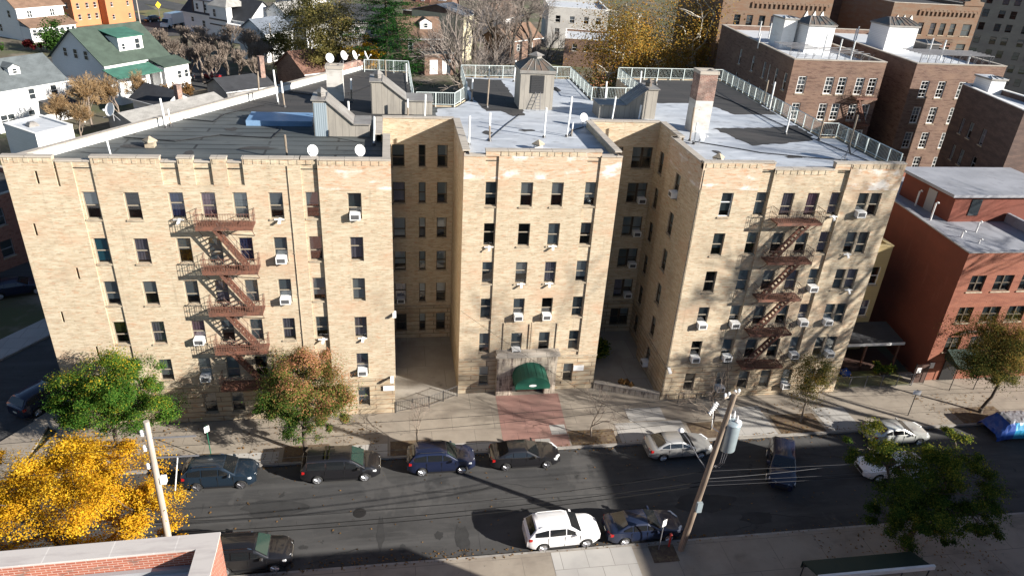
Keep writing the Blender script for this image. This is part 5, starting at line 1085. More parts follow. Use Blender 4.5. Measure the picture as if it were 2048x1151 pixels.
F = empty('refuse_bag', 'purple blue bag lying in the fenced yard', 'bag', (37.1, 2.2, .02)); mb = MB(); mb.lathe([(.3, 0), (.5, .12), (.52, .3), (.35, .5), (.1, .6), (.08, .7)], 12); mb.build('sack', 'tarp_blue', F, smooth=60)
# ------------------------------------------------------------------ flat roofed neighbours
def block(name, label, poly, z1, wall, roofm, fronts, cat='building', par=.5, cope='coping_stone', z0=-.2, frame='frame_white', glassy=True, blinds=True, thick=.35, loc=(0, 0)):
    """fronts: {edge index: (wins, kw)}; walls with real openings"""
    B = empty(name, label, cat, (*loc, 0)); n = len(poly); w = MB()
    for i in range(n):
        a, b = poly[i], poly[(i + 1) % n]; wins = fronts.get(i, [])
        ops = [x[:4] for x in wins]; wall_face(w, a, b, z0, z1, ops, depth=.45)
    cen = (sum(p[0] for p in poly) / n, sum(p[1] for p in poly) / n); c = MB(); inn = MB()
    for i in range(n):
        a, b = poly[i], poly[(i + 1) % n]; u, nn, L = frame2(a, b); c.obox(a, u, nn, -.03, L - thick + .02, -thick, .05, z1, z1 + .09 + .002 * (i % 3)); inn.obox(a, u, nn, thick * .5, L - thick * .5, -thick + .03, -.01, z1 - par - .1, z1 - .004)
    w.build('wall', wall, B); inn.build('parapet', wall, B); c.build('coping', cope, B); sheet('roof', roofm, poly, z1 - par, B)
    for i, wins in fronts.items():
        a, b = poly[i], poly[(i + 1) % n]
        for x in wins:
            k = x[4] if len(x) > 4 else {}
            window(B, a, b, *x[:4], frame=k.get('frame', frame), blind=k.get('blind', '?' if blinds else None), rail=k.get('rail', True), mull=k.get('mull', 0), sill=k.get('sill', True), grid=k.get('grid', 0), fw=k.get('fw', .055))
    return B
wk = dict(mull=1, frame='frame_bronze', blind='blind_dim'); og = []
for a, b in ((1.1, 2.45), (3.35, 5.0), (5.75, 7.4), (8.6, 10.2), (11, 12.6)): og += [(a, b, 8.6, 10.05, wk), (a, b, 5.7, 7.15, wk), (a, b, 2.85, 4.3, wk)]
OB = block('orange_building', 'modern orange brick building with grey flat roof beside the yellow house', [(43.5, 1), (59.3, 1), (59.3, 21), (52.4, 21), (45.6, 21)], 12.05, ['orange_brick'][0], 'grey_membrane', {0: og}, par=.55, cope='frame_grey')
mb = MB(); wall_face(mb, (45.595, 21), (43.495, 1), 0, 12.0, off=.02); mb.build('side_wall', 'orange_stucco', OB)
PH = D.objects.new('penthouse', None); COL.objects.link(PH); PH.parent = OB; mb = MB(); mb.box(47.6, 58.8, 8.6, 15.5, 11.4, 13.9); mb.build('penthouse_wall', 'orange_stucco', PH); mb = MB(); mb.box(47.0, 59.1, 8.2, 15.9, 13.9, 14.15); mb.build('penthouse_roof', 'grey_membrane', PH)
mb = MB(); mb.box(49.3, 50.3, 8.54, 8.6, 12.1, 13.6); mb.build('window', 'far_glass', PH); mb = MB(); mb.box(47.54, 47.6, 10.8, 11.9, 11.5, 13.5); mb.build('door', 'frame_grey', PH)
for a in ((53.2, 53.5, 2.2, 8.5, 11.5, 12.35), (45.6, 46.0, 15.2, 20.6, 11.5, 12.2)): mb = MB(); mb.box(*a); mb.build('parapet', 'grey_membrane', OB)
for x, y, h in ((46.3, 5.2, .5), (48.6, 6.3, .9), (53.9, 6.0, 1.1), (46.2, 9.0, 1.6), (47.2, 12.5, 1.4), (55.6, 7.0, 1.1), (47.0, 4.0, .3)):
    mb = MB(); mb.tube([(x, y, 11.45), (x, y, 11.5 + h), (x + .12, y, 11.6 + h), (x + .25, y, 11.5 + h)], .08, 7); mb.build('vent_pipe', 'frame_white', OB)
mb = MB(); pts = [(45.1, .8, 4.6), (46.0, .75, 4.95), (48.4, .75, 4.95), (48.5, .75, 4.6), (47.9, .75, 2.9), (48.4, .75, 2.5), (48.3, .75, 1.6)]; mb.tube(pts, .1, 6); mb.build('flue_pipe', 'rust_dark', OB)
mb = MB(); mb.box(45.2, 46.6, .9, .99, .0, 2.2); mb.build('door', 'trim_black', OB)
F = empty('entrance_awning', 'black awning over the orange building doorway', 'awning', (46.2, 1, 0)); mb = MB(); mb.hexa([(-1.2, -1.7, 2.15), (1.3, -1.7, 2.15), (1.3, -.02, 2.2), (-1.2, -.02, 2.2), (-1.2, -1.7, 2.4), (1.3, -1.7, 2.4), (1.3, -.02, 3.1), (-1.2, -.02, 3.1)]); mb.build('canvas', 'canvas_dark', F); mb = MB(); mb.tube([(-1.1, -1.6, 0), (-1.1, -1.6, 2.2)], .035, 6); mb.tube([(1.2, -1.6, 0), (1.2, -1.6, 2.2)], .035, 6); mb.build('frame', 'dark_metal', F)
F = empty('gate', 'dark gate with two white notices beside the orange building', 'gate', (42.3, .6, 0)); mb = MB(); mb.box(0, 1.2, 0, .06, .1, 1.9); mb.build('leaf', 'rust_dark', F); mb = MB(); mb.box(.15, .55, -.03, -.01, 1.1, 1.6); mb.build('notice', 'sign_white', F); mb = MB(); mb.box(1.5, 1.95, .3, .32, 1.3, 1.85); mb.build('notice', 'sign_white', F); mb = MB(); mb.tube([(0, .03, 0), (0, .03, 2)], .05, 6); mb.tube([(1.22, .03, 0), (1.22, .03, 2)], .05, 6); mb.build('post', 'dark_metal', F)
yh = [(3.75, 4.65, 7.0, 8.7), (3.75, 4.65, 3.9, 5.5), (1.1, 2.0, 7.0, 8.7), (1.1, 2.0, 3.9, 5.5)]
YH = block('yellow_house', 'narrow yellow house with a porch between the tan and orange buildings', [(35.4, 5.5), (40.5, 5.5), (40.5, 16), (35.4, 16)], 10.6, 'yellow_siding', 'roofing', {0: yh}, par=.3, cope='yellow_siding')
mb = MB(); mb.hexa([(35.2, 2.6, 2.75), (42.2, 2.6, 2.75), (42.2, 5.48, 3.15), (35.2, 5.48, 3.15), (35.2, 2.6, 2.9), (42.2, 2.6, 2.9), (42.2, 5.48, 3.3), (35.2, 5.48, 3.3)]); mb.build('porch_roof', 'shingle_dark', YH)
mb = MB(); mb.box(35.2, 42.2, 2.54, 2.598, 2.68, 2.92); mb.build('gutter', 'frame_white', YH)
for x in (35.5, 38.8, 41.9): mb = MB(); mb.box(x - .08, x + .08, 2.7, 2.86, 0, 2.72); mb.build('porch_post', 'rust_paint', YH)
mb = MB(); mb.box(35.2, 42.1, 2.7, 5.45, -.1, .5); mb.build('porch_floor', 'rust_dark', YH)
def rows(cols, tops, h, k=None): return [(a, b, t - h, t, *( [k] if k else [])) for a, b in cols for t in tops]
gk = dict(grid=1, frame='frame_white', fw=.12)
TB = [19.1, 16.1, 13.1, 10.1, 7.1, 4.1]
c1w = [(1.0, 2.05), (4.4, 5.45), (6.0, 7.05), (8.2, 9.25), (9.8, 10.85)]
B1 = block('brown_brick_block', 'brown brick walk-up block with five white sash windows per floor', [(43.5, 32.9), (54.9, 32.9), (56.4, 60), (46.6, 60)], 20.85, 'brown_brick', 'membrane', {0: rows(c1w, TB, 1.95, gk), 3: rows([(25.4, 26.3), (22.6, 23.5), (20.4, 21.0), (18.6, 19.5), (14.5, 15.4), (9.5, 10.4)], TB[:4], 1.9, dict(frame='frame_white'))}, par=.55)
B2 = block('brown_brick_block', 'brown brick walk-up block half hidden by the dark brick building', [(58.2, 32.2), (69.8, 32.2), (71.2, 60), (60.6, 60)], 20.95, 'brown_brick', 'membrane', {0: rows([(1.3, 2.35), (3.5, 4.5), (6.2, 7.2), (8.3, 9.3)], TB, 1.95, gk)}, par=.55)
def roofshed(par, x0, x1, y0, y1, z0, z1, wall, sky, lab='roof_shed', hip=.8):
    P_ = D.objects.new(lab, None); COL.objects.link(P_); P_.parent = par; mb = MB(); mb.box(x0, x1, y0, y1, z0, z1); mb.build('shed_wall', wall, P_)
    mb = MB(); e = .15; mb.box(x0 - e, x1 + e, y0 - e, y1 + e, z1, z1 + .18, 1); xm, ym = min(.8, (x1 - x0) * .3), (y1 - y0) * .42
    mb.add([(x0 - e, y0 - e, z1 + .18), (x1 + e, y0 - e, z1 + .18), (x1 + e, y1 + e, z1 + .18), (x0 - e, y1 + e, z1 + .18), (x0 + xm, y0 + ym, z1 + .18 + hip), (x1 - xm, y0 + ym, z1 + .18 + hip), (x1 - xm, y1 - ym, z1 + .18 + hip), (x0 + xm, y1 - ym, z1 + .18 + hip)], [(0, 1, 5, 4), (1, 2, 6, 5), (2, 3, 7, 6), (3, 0, 4, 7), (4, 5, 6, 7)])
    k = max(3, int((x1 - x0) / .6))
    for i in range(k + 1): t = i / k; mb.tube([(x0 - e + (x1 - x0 + 2 * e) * t, y0 - e, z1 + .2), (x0 + xm + (x1 - x0 - 2 * xm) * t, y0 + ym, z1 + .21 + hip)], .05, 4, 1)
    mb.build('skylight', [sky, 'shed_roof'], P_)
roofshed(B1, 49.4, 52.9, 41.5, 45, 20.3, 23.4, 'siding', 'copper_roof'); roofshed(B1, 53.3, 55.2, 45.5, 48.5, 20.3, 22.8, 'brown_brick', 'copper_roof'); roofshed(B1, 47.2, 48.9, 43.5, 46.5, 20.3, 23.8, 'white_paint', 'membrane', 'tank_room', .1)
roofshed(B2, 62.6, 66.8, 45, 49, 20.4, 23.3, 'siding', 'copper_roof'); roofshed(B2, 68, 69.8, 44, 47, 20.4, 21.4, 'dark_metal', 'far_glass', 'skylight_box', .3)
def trellis(par, x0, x1, y0, y1, z0, z1, nb):
    mb = MB()
    for i in range(nb): y = y0 + (y1 - y0) * i / (nb - 1); mb.tube([(x0, y, z1), (x1, y, z1)], .05, 4)
    for i in range(int(x1 - x0) + 1): x = x0 + i; mb.tube([(x, y0, z0), (x, y0, z1)], .03, 4); mb.tube([(x, y0, z0 + .15), (x + .8, y0 + .3, z1 - .1)], .02, 4); mb.tube([(x + .5, y0 + .6, z0 + .2), (x + .1, y0 - .05, z1)], .02, 4)
    mb.build('pipe_rack', 'wire_pale', par)
trellis(B1, 44.5, 48.4, 36.0, 40, 20.4, 21.6, 5); trellis(B1, 48.5, 53.5, 34.4, 38, 20.4, 21.5, 4); trellis(B2, 59.5, 69.0, 33.6, 37.2, 20.4, 21.8, 6)
for par, L_ in ((B1, [(51.1, 36.7, 2.4), (53.2, 37.3, 2.2), (50.2, 38.5, 2.6), (44.6, 44, 1.6), (48.5, 52, 2.2), (50, 52, 2)]), (B2, [(66.0, 38.5, 2.2), (66.6, 39.2, 2.4), (64.6, 39.0, 2.6), (67.5, 35.6, 1.4), (61.4, 50, 2), (62, 50.5, 2.2)])):
    for x, y, h in L_: mb = MB(); mb.tube([(x, y, 20.2), (x, y, 20.3 + h)], .08, 6); mb.build('vent_pipe', 'frame_white', par)
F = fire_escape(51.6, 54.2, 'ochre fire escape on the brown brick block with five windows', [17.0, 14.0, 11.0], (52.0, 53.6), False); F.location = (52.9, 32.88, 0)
DB = block('dark_brick_block', 'dark brick block in shade with a white roof behind the orange building', [(62.4, 29.4), (59.6, 17.2), (65.4, 17.2), (65.4, 29.4)], 19.4, 'dark_brick', 'membrane', {0: rows([(2.4, 3.0), (4.2, 5.0), (6.9, 7.7)], [16.2, 13.2, 10.2], 1.7, dict(frame='frame_grey'))}, par=.5, cope='white_paint')
roofshed(DB, 63.4, 65.2, 26.6, 29, 18.9, 20.4, 'siding', 'membrane', 'roof_shed', .1)
cb_ = []; cols = [(77, 77.8), (78.6, 79.4), (80.2, 81), (82.2, 83.2), (84.4, 85.4), (86.6, 87.6)]
for nm, x0, x1, lab, cs_ in (('patterned_brick_block', 75.9, 91.3, 'long brown brick block with corbelled parapet and pointed gable', [(.8, 1.5), (2.0, 2.7), (3.2, 3.9), (5.1, 6.1), (7.3, 8.3), (9.0, 10.0), (10.8, 11.8), (13.0, 14.6)]), ('patterned_brick_block', 48, 65.7, 'brown brick block with corbelled parapet left of the dark recess', [(2.2, 3.2), (4.2, 5.2), (6.2, 7.2), (8.1, 9.1), (10.2, 11.2), (13.4, 14.1), (14.7, 15.4), (16.0, 16.7)])):
    B = block(nm, lab, [(x0, 64.1), (x1, 64.1), (x1, 82), (x0, 82)], 24.6, 'olive_brick', 'roofing_black', {0: rows(cs_, [21.9, 18.9, 15.9], 1.8, dict(frame='frame_bronze', sill=True))}, par=.4)
    mb = MB(); q = x0 + 4.6
    while q < x1 - 1:
        mb.box(q, q + .32, 63.92, 64.09, 23.0, 23.75); mb.box(q + .32, q + .75, 63.9, 64.09, 23.55, 23.8); q += .75
    mb.build('corbel_table', 'olive_brick', B)
    mb = MB()
    for a, b in cs_[(0 if x0 > 70 else 5):(3 if x0 > 70 else 8)]: mb.add([(x0 + a - .05, 63.98, 21.95), (x0 + b + .05, 63.98, 21.95), (x0 + (a + b) / 2, 63.98, 22.9), (x0 + a - .05, 64.09, 21.95), (x0 + b + .05, 64.09, 21.95), (x0 + (a + b) / 2, 64.09, 22.9)], [(0, 1, 2), (0, 3, 4, 1), (1, 4, 5, 2), (2, 5, 3, 0)])
    mb.build('lancet_head', 'white_paint', B)
    if x0 > 70:
        mb = MB(); pf = [(x1 - 3.4, 24.6), (x1, 24.6), (x1, 25.2), (x1 - .8, 25.3), (x1 - 1.2, 26.2), (x1 - 1.7, 26.6), (x1 - 2.2, 26.2), (x1 - 2.6, 25.3), (x1 - 3.4, 25.2)]; k = len(pf)
        mb.add([(x, 63.98, z) for x, z in pf] + [(x, 64.5, z) for x, z in pf], [tuple(range(k)), tuple(range(k, 2 * k))[::-1]] + [((i + 1) % k, i, k + i, k + (i + 1) % k) for i in range(k)]); mb.build('gable', 'olive_brick', B)
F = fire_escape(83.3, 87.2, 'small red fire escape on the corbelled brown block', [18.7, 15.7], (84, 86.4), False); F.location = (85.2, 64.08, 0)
block('recessed_brick_block', 'dark recessed brick block between the corbelled facades', [(65.72, 78), (75.88, 78), (75.88, 81.9), (65.72, 81.9)], 24.5, 'dark_brick', 'roofing_black', {0: rows([(2, 3), (7, 8)], [21.5, 18.5], 1.6, dict(frame='frame_bronze'))})
gw = rows([(1.2 + i * 3.1 + (.0 if i % 2 else .5), 2.5 + i * 3.1 + (.0 if i % 2 else .5)) for i in range(11)], [37.4 - 3 * i for i in range(13)], 1.75, dict(frame='frame_bronze', sill=False))[:100]
gw = rows([(1.2 + i * 2.9 + (.0 if i % 2 else .5), 2.5 + i * 2.9 + (.0 if i % 2 else .5)) for i in range(10)], [25.4 - 3 * i for i in range(8)], 1.75, dict(frame='frame_bronze', sill=False))
block('grey_brick_tower', 'tall grey brick tower with a dense grid of windows', [(132.5, 127), (165, 104), (175, 120), (142, 143)], 34, 'grey_brick', 'roofing_black', {0: gw}, par=.5)
RBL = block('red_brick_building', 'dark red brick building in shade at the far end of the side street', [(-47.5, 33), (-33.5, 22.5), (-22, 42), (-36, 52)], 12, 'red_brick', 'roofing_black', {0: rows([(2, 3.2), (6, 7.2), (10, 11.2), (13.4, 14.6)], [9.8, 6.6, 3.4], 1.7, dict(frame='frame_grey'))}) if 0 else \
    block('red_brick_building', 'dark red brick building in shade at the far end of the side street', [UV_(-46, -20), UV_(-46, 8), UV_(-58, 8), UV_(-58, -20)], 7.2, 'red_brick', 'roofing_black', {0: rows([(14, 15.2), (18, 19.2), (21.4, 22.6), (25, 26.2)], [6.0, 2.8], 1.7, dict(frame='frame_grey'))})
# across the street
CR = block('corner_brick_building', 'red brick building with a broad pale stone parapet below the camera', [(-60, -48), (-8.55, -48), (-8.72, -19.1), (-60, -20.3)], 8.42, 'new_brick', 'membrane', {}, par=1.05, cope='precast', thick=.82)
mb = MB(); mb.obox((-8.72, -19.1), *frame2((-8.72, -19.1), (-60, -20.3))[:2], .7, 50, -1.0, -.8, 7.36, 7.6); mb.build('flashing', 'frame_grey', CR)
block('shop_building', 'plain two storey building across the street outside the view', rect(16, 25.2, -60, -28.3), 12, 'new_brick', 'membrane', {}); block('shop_building', 'plain brick building across the street casting the street shadow', rect(49.2, 95, -60, -27.9), 17, 'new_brick', 'membrane', {})
F = empty('shop_canopy', 'low dark green canopy with a white edge at the near pavement', 'canopy', (24.6, -19.8, 0)); mb = MB(); mb.hexa([(-3.2, 0, 2.85), (3.6, 0, 2.85), (3.6, 1.5, 2.3), (-3.2, 1.5, 2.3), (-3.2, 0, 2.95), (3.6, 0, 2.95), (3.6, 1.5, 2.4), (-3.2, 1.5, 2.4)]); mb.box(-3.2, 3.6, 1.48, 1.52, 1.9, 2.36); mb.build('canvas', 'canvas_dark', F); mb = MB(); mb.box(-3.3, 3.7, -.16, .0, 2.8, 3.06); mb.build('edge', 'white_paint', F); mb = MB()
for x in (-3.1, 0, 3.5): mb.tube([(x, 1.4, 0), (x, 1.4, 2.3)], .04, 6); mb.tube([(x, -.05, 0), (x, -.05, 2.85)], .04, 6)
mb.build('post', 'dark_metal', F)
# ------------------------------------------------------------------ houses behind
AU = math.atan2(.815, .58)
def house(name, label, c, ang, L, W, he, hr, wall, roofm, front=(), left=(), right=(), dormers=(), chimney=None, gable=None, hip=0, over=.45, z0=-.2, wf='frame_white'):
    H = empty(name, label, 'house', (*c, 0), ang); a, b = L / 2, W / 2; mb = MB()
    mb.add([(-a, -b, z0), (a, -b, z0), (a, b, z0), (-a, b, z0), (-a, -b, he), (a, -b, he), (a, b, he), (-a, b, he)], [(0, 1, 5, 4), (2, 3, 7, 6)], 0)
    gi = 1 if gable else 0
    mb.add([(-a, -b, z0), (-a, b, z0), (-a, b, he), (-a, -b, he), (-a + hip, 0, hr)], [(1, 0, 3, 2)], 0); mb.add([(a, -b, z0), (a, b, z0), (a, b, he), (a, -b, he)], [(0, 1, 2, 3)], 0)
    if not hip: mb.add([(-a, -b, he), (-a, b, he), (-a, 0, hr), (a, -b, he), (a, b, he), (a, 0, hr)], [(1, 0, 2), (3, 4, 5)], gi)
    mb.build('wall', [wall, gable or wall], H)
    r = MB(); s = (hr - he) / b; t = .16; o = over; h0 = he - s * o
    for sg in (-1, 1):
        y = sg * (b + o); A = [(-a - o, y, h0), (a + o, y, h0), (a + o - hip, 0, hr), (-a - o + hip, 0, hr)]
        if sg > 0: A = A[::-1]
        r.add(A + [(x, yy, z + t) for x, yy, z in A], [(4, 5, 6, 7), (0, 3, 2, 1), (0, 1, 5, 4), (1, 2, 6, 5), (2, 3, 7, 6), (3, 0, 4, 7)])
    if hip:
        for sg in (-1, 1):
            x = sg * (a + o); T3 = [(x, -b - o, h0 + t), (x, b + o, h0 + t), (x - sg * hip, 0, hr + t)]; r.add(T3 if sg > 0 else T3[::-1], [(0, 1, 2)])
    ro = r.build('roof', roofm, H); g = MB()
    for sg in (-1, 1): g.box(-a - o, a + o, *sorted((sg * (b + o), sg * (b + o + .1))), h0 + .0, h0 + .17)
    g.build('gutter', 'frame_white', ro)
    if chimney: cx, cy, cz, cm = chimney; q = MB(); q.box(cx - .45, cx + .45, cy - .4, cy + .4, he, cz); q.box(cx - .52, cx + .52, cy - .47, cy + .47, cz, cz + .14); q.build('chimney', cm, ro)
    for x, z, w, h, *k in front: swin(H, (-a, -b), (a, -b), x + a, z, w, h, wf, *k)
    for x, z, w, h, *k in left: swin(H, (-a, b), (-a, -b), b - x, z, w, h, wf, *k)
    for x, z, w, h, *k in right: swin(H, (a, -b), (a, b), x + b, z, w, h, wf, *k)
    for x, y, w, h, dm in dormers:      # gabled dormer on the front slope
        zb = hr + s * y - .3 if y < 0 else he; zb = hr - s * abs(y); dd = D.objects.new('dormer', None); COL.objects.link(dd); dd.parent = H
        dep = min(abs(y), h / s) + .3; q = MB(); q.box(x - w / 2, x + w / 2, y, y + dep, zb - .3, zb + h); q.add([(x - w / 2, y, zb + h), (x + w / 2, y, zb + h), (x, y, zb + h + w * .28)], [(0, 1, 2)]); q.build('dormer_wall', dm, dd)
        q = MB(); hg = zb + h + w * .28
        for sg in (-1, 1): xe = x + sg * (w / 2 + .2); P_ = [(x, y - .2, hg + .02), (xe, y - .2, zb + h - .08), (xe, y + dep + .8, zb + h - .08), (x, y + dep + .8, hg + .02)]; P_ = P_ if sg < 0 else P_[::-1]; q.add(P_ + [(p[0], p[1], p[2] + .12) for p in P_], [(7, 6, 5, 4), (0, 1, 2, 3), (0, 4, 5, 1), (1, 5, 6, 2), (2, 6, 7, 3), (3, 7, 4, 0)])
        q.build('dormer_roof', roofm, dd); swin(dd, (x - w / 2, y), (x + w / 2, y), w / 2, zb + h * .55, min(.8, w * .35), h * .55, wf)
    return H
def addbox(par, name, mat, x0, x1, y0, y1, z0, z1): mb = MB(); mb.box(x0, x1, y0, y1, z0, z1); return mb.build(name, mat, par)
def lean(par, name, mat, x0, x1, y0, y1, za, zb, t=.14): mb = MB(); mb.hexa([(x0, y0, za), (x1, y0, za), (x1, y1, zb), (x0, y1, zb), (x0, y0, za + t), (x1, y0, za + t), (x1, y1, zb + t), (x0, y1, zb + t)]); return mb.build(name, mat, par)
H = house('white_house', 'white house with grey shingle roof and one small white dormer at the left edge', (-60.5, 78.5), AU, 15, 9.6, 6.0, 9.3, 'siding', 'shingle_grey', front=[(-3.6, 4.6, .9, 1.5), (1.9, 4.7, .9, 1.5), (5.4, 4.7, .9, 1.5), (-2.5, 1.6, 2.0, 1.5, 2), (1.2, 1.6, .9, 1.4)], left=[(0, 4.5, .9, 1.4)], dormers=[(1.3, -2.9, 1.7, 1.2, 'siding')])
lean(H, 'porch_roof', 'shingle_dark', 2.6, 7.2, -8.6, -4.82, 2.7, 3.4)
for x in (2.8, 7.0): addbox(H, 'porch_post', 'frame_white', x - .1, x + .1, -8.4, -8.2, -.2, 2.72)
H = house('green_roofed_house', 'white house with a big green roof and a wide white dormer', (-51.9, 102.6), math.atan2(.835, .551), 13.6, 13.4, 6.1, 11.2, 'siding', 'shingle_green', left=[(-2.6, 7.2, .9, 1.4), (0, 7.2, .9, 1.5), (2.6, 7.2, .9, 1.4)], front=[(4.2, 4.2, 2.0, 1.2, 2)])
q = MB(); q.box(-1.9, 3.2, -5.0, -1.2, 6.9, 9.9); dd = q.build('dormer', 'siding', H); lean(dd, 'dormer_roof', 'shingle_teal', -2.2, 3.5, -5.3, -.6, 9.86, 10.7); swin(dd, (-1.9, -5.0), (3.2, -5.0), .9, 8.3, .6, .9); swin(dd, (-1.9, -5.0), (3.2, -5.0), 3.9, 8.5, .9, 1.7)
addbox(H, 'enclosed_porch', 'siding', 2.2, 7.8, -10.6, -7.25, -.2, 4.9); lean(H, 'porch_roof', 'shingle_green', 1.9, 8.1, -11.0, -7.3, 4.92, 5.9); addbox(H, 'porch', 'siding', -7.6, 2.1, -10.2, -7.25, -.2, 1.1); lean(H, 'porch_roof', 'shingle_teal', -7.8, 1.8, -10.7, -7.3, 4.3, 5.4)
for x in (-7.4, -4.4, -1.4, 1.7): addbox(H, 'porch_post', 'frame_white', x - .12, x + .12, -10.1, -9.86, 1.1, 4.4)
for x in (3.2, 4.8): swin(H, (2.2, -10.6), (7.8, -10.6), x, 3.2, .8, 1.3)
lean(H, 'side_porch_roof', 'shingle_slate', -11.2, -7.75, -2.5, 4.0, 2.6, 3.0)
H = house('white_house', 'tall white house with brown porch roof at the top left corner', (-88.2, 157.9), AU, 11.5, 10, 7.2, 11, 'siding', 'shingle_brown', front=[(-2.8, 5.6, 1.0, 1.5, 2), (2.8, 5.6, 1.0, 1.5, 2)], left=[(-2, 5.5, 1, 1.6), (2.5, 5.5, 1, 1.6), (2.5, 2, 1, 1.6)], dormers=[(0, -3.4, 2.2, 1.3, 'siding')])
addbox(H, 'enclosed_porch', 'siding', -5.7, 5.7, -8.6, -5.02, -.2, 3.1); lean(H, 'porch_roof', 'shingle_brown', -6.1, 6.1, -9.1, -5.05, 3.1, 4.6)
for i in range(8): swin(H, (-5.7, -8.6), (5.7, -8.6), .9 + i * 1.38, 1.9, .8, 1.3)
H = house('white_house', 'white house in shade at the far left behind the grey roof', (-112, 172), AU, 14, 11, 7.5, 11, 'siding', 'shingle_brown', left=[(-2, 5, 1, 1.7), (2, 5, 1, 1.7)], front=[(-3, 5, 1, 1.5), (3, 5, 1, 1.5)])
V = lambda p, q, k: (p[0] + .58 * q - .815 * k, p[1] + .815 * q + .58 * k)
def obl(name, label, p, L, W, h, wall, front, left): 
    poly = [V(p, 0, 0), V(p, L, 0), V(p, L, W), V(p, 0, W)]
    return block(name, label, poly, h, wall, 'roofing', {0: front, 3: left}, par=.3, frame='frame_white')
obl('peach_apartment_house', 'peach painted apartment house beside the tall white house', (-84.0, 173.6), 8.2, 11, 11, 'peach_paint', rows([(1.2, 2.1), (3.9, 4.8), (6.2, 7.1)], [8.6, 5.6, 2.8], 1.4, dict(blind=None)), rows([(2, 3), (5.4, 6.4), (8.2, 9.2)], [8.6, 5.6, 2.8], 1.5, dict(blind=None)))
obl('peach_apartment_house', 'peach painted apartment house next to the grass verge', (-77.2, 178.4), 8.4, 11, 11, 'peach_paint', rows([(1.4, 2.2), (6.4, 7.2)], [8.4, 5.6, 2.4], 1.2, dict(blind=None)), rows([(3, 4), (7, 8)], [8.4, 5.4], 1.5, dict(blind=None)))
AV = math.atan2(-.64, .77)
H = house('tudor_house', 'long white house with dark half timbering and slate roof in shade', (-43.2, 168.8), AV, 25.5, 10, 5.2, 9.6, 'siding', 'shingle_dark', front=[(-9, 3.3, 1.0, 1.1), (-4.6, 2.6, 1.1, 1.6), (.6, 2.1, .8, 1.6), (1.6, 2.1, .8, 1.6), (2.6, 2.1, .8, 1.6), (9.4, 2.4, 1, 2)])
b = addbox(H, 'upper_storey', 'siding', -8.2, -.4, -4.9, 1.5, 5.0, 8.4); swin(H, (-8.2, -4.92), (-.4, -4.92), 1.6, 6.8, .9, 1.5); swin(H, (-8.2, -4.92), (-.4, -4.92), 4.8, 6.8, .9, 1.5)
for z in (4.9, 8.3): addbox(b, 'timber', 'trim_black', -8.3, -.3, -5.1, -4.91, z, z + .36)
for x in (-8.3, -3.9, -.5): addbox(b, 'timber', 'trim_black', x, x + .3, -5.08, -4.905, 5.26, 8.3)
lean(b, 'roof', 'shingle_slate', -8.6, 0, -5.3, 2.0, 8.42, 10.2)
b = addbox(H, 'bay', 'siding', .2, 6.8, -6.6, -4.9, -.2, 8.0); swin(b, (.2, -6.6), (6.8, -6.6), 2, 6.2, 1, 1.8); addbox(b, 'timber', 'trim_black', .1, 6.9, -6.8, -6.61, 4.5, 4.85); addbox(b, 'timber', 'trim_black', .1, 6.9, -6.8, -6.61, 3.2, 3.5)
mb = MB(); mb.add([(-.2, -7.0, 8.0), (7.2, -7.0, 8.0), (7.2, 0, 8.0), (-.2, 0, 8.0), (3.5, -3.0, 11)], [(0, 1, 4), (1, 2, 4), (2, 3, 4), (3, 0, 4)]); mb.build('roof', 'shingle_pale', b)
addbox(H, 'side_extension', 'siding', 6.9, 12.6, -7.4, -5.02, -.2, 4.2)
house('white_house', 'white house with pale roof right of the half timbered house', (-27.5, 163), AU, 9, 8, 7.0, 9.5, 'siding', 'shingle_pale', front=[(-2, 5, .9, 1.4), (2, 5, .9, 1.4), (-2, 2, .9, 1.4)], left=[(0, 5, .9, 1.4)])
house('white_house', 'white house close behind the short dark olive tree', (-29.5, 138), AU, 9, 8, 6.2, 8.8, 'siding', 'shingle_slate', front=[(-2, 4.6, .9, 1.4), (2, 4.6, .9, 1.4), (-2, 1.8, .9, 1.4)], left=[(0, 4.6, .9, 1.4)])
house('white_house', 'small white house at the top edge left of the olive trees', (-22, 150), AU, 8, 8, 6.4, 9.2, 'siding', 'shingle_dark', front=[(-2, 4.6, .9, 1.4), (2, 4.6, .9, 1.4)])
house('white_house', 'white gabled house at the top edge beyond the half timbered house', (-27, 192), AV, 12, 9, 7.0, 10.5, 'siding', 'shingle_slate', front=[(-3, 5, .9, 1.5), (0, 5, .9, 1.5), (3, 5, .9, 1.5)], right=[(0, 5, .9, 1.4)])
H = house('low_garage', 'long low garage with pale grey roof behind the white parapet', (-35.2, 75.2), AU, 17, 6, 3.2, 4.3, 'grey_wall', 'shingle_pale', chimney=(3.2, 1.5, 6.2, 'chim_brick')); house('low_garage', 'dark gabled garage below the green roofed house', (-38.5, 84), AV, 8, 6, 2.8, 4.6, 'siding', 'shingle_dark')
house('dark_roofed_house', 'low house with wide dark roof and brick chimney behind the parapet', (-28.5, 96.5), math.atan2(.62, .78), 9, 7.5, 2.6, 4.2, 'grey_wall', 'shingle_dark', chimney=(4.0, -1.2, 7.4, 'chim_brick'))
house('rust_roofed_house', 'house with a plain rust brown roof behind the roof chimneys', (-15.6, 106.5), math.atan2(.62, .78), 11.5, 10, 4.4, 7.6, 'brown_brick', 'shingle_rust', hip=0)
mb = MB(); 
F = block('flat_roofed_shed', 'small white flat roofed building with a skylight behind the parapet', [(-53.4, 62.6), (-47.4, 57.6), (-44.6, 62.4), (-50.6, 67.4)], 4.1, 'siding', 'membrane', {}, par=.15, cope='white_paint')
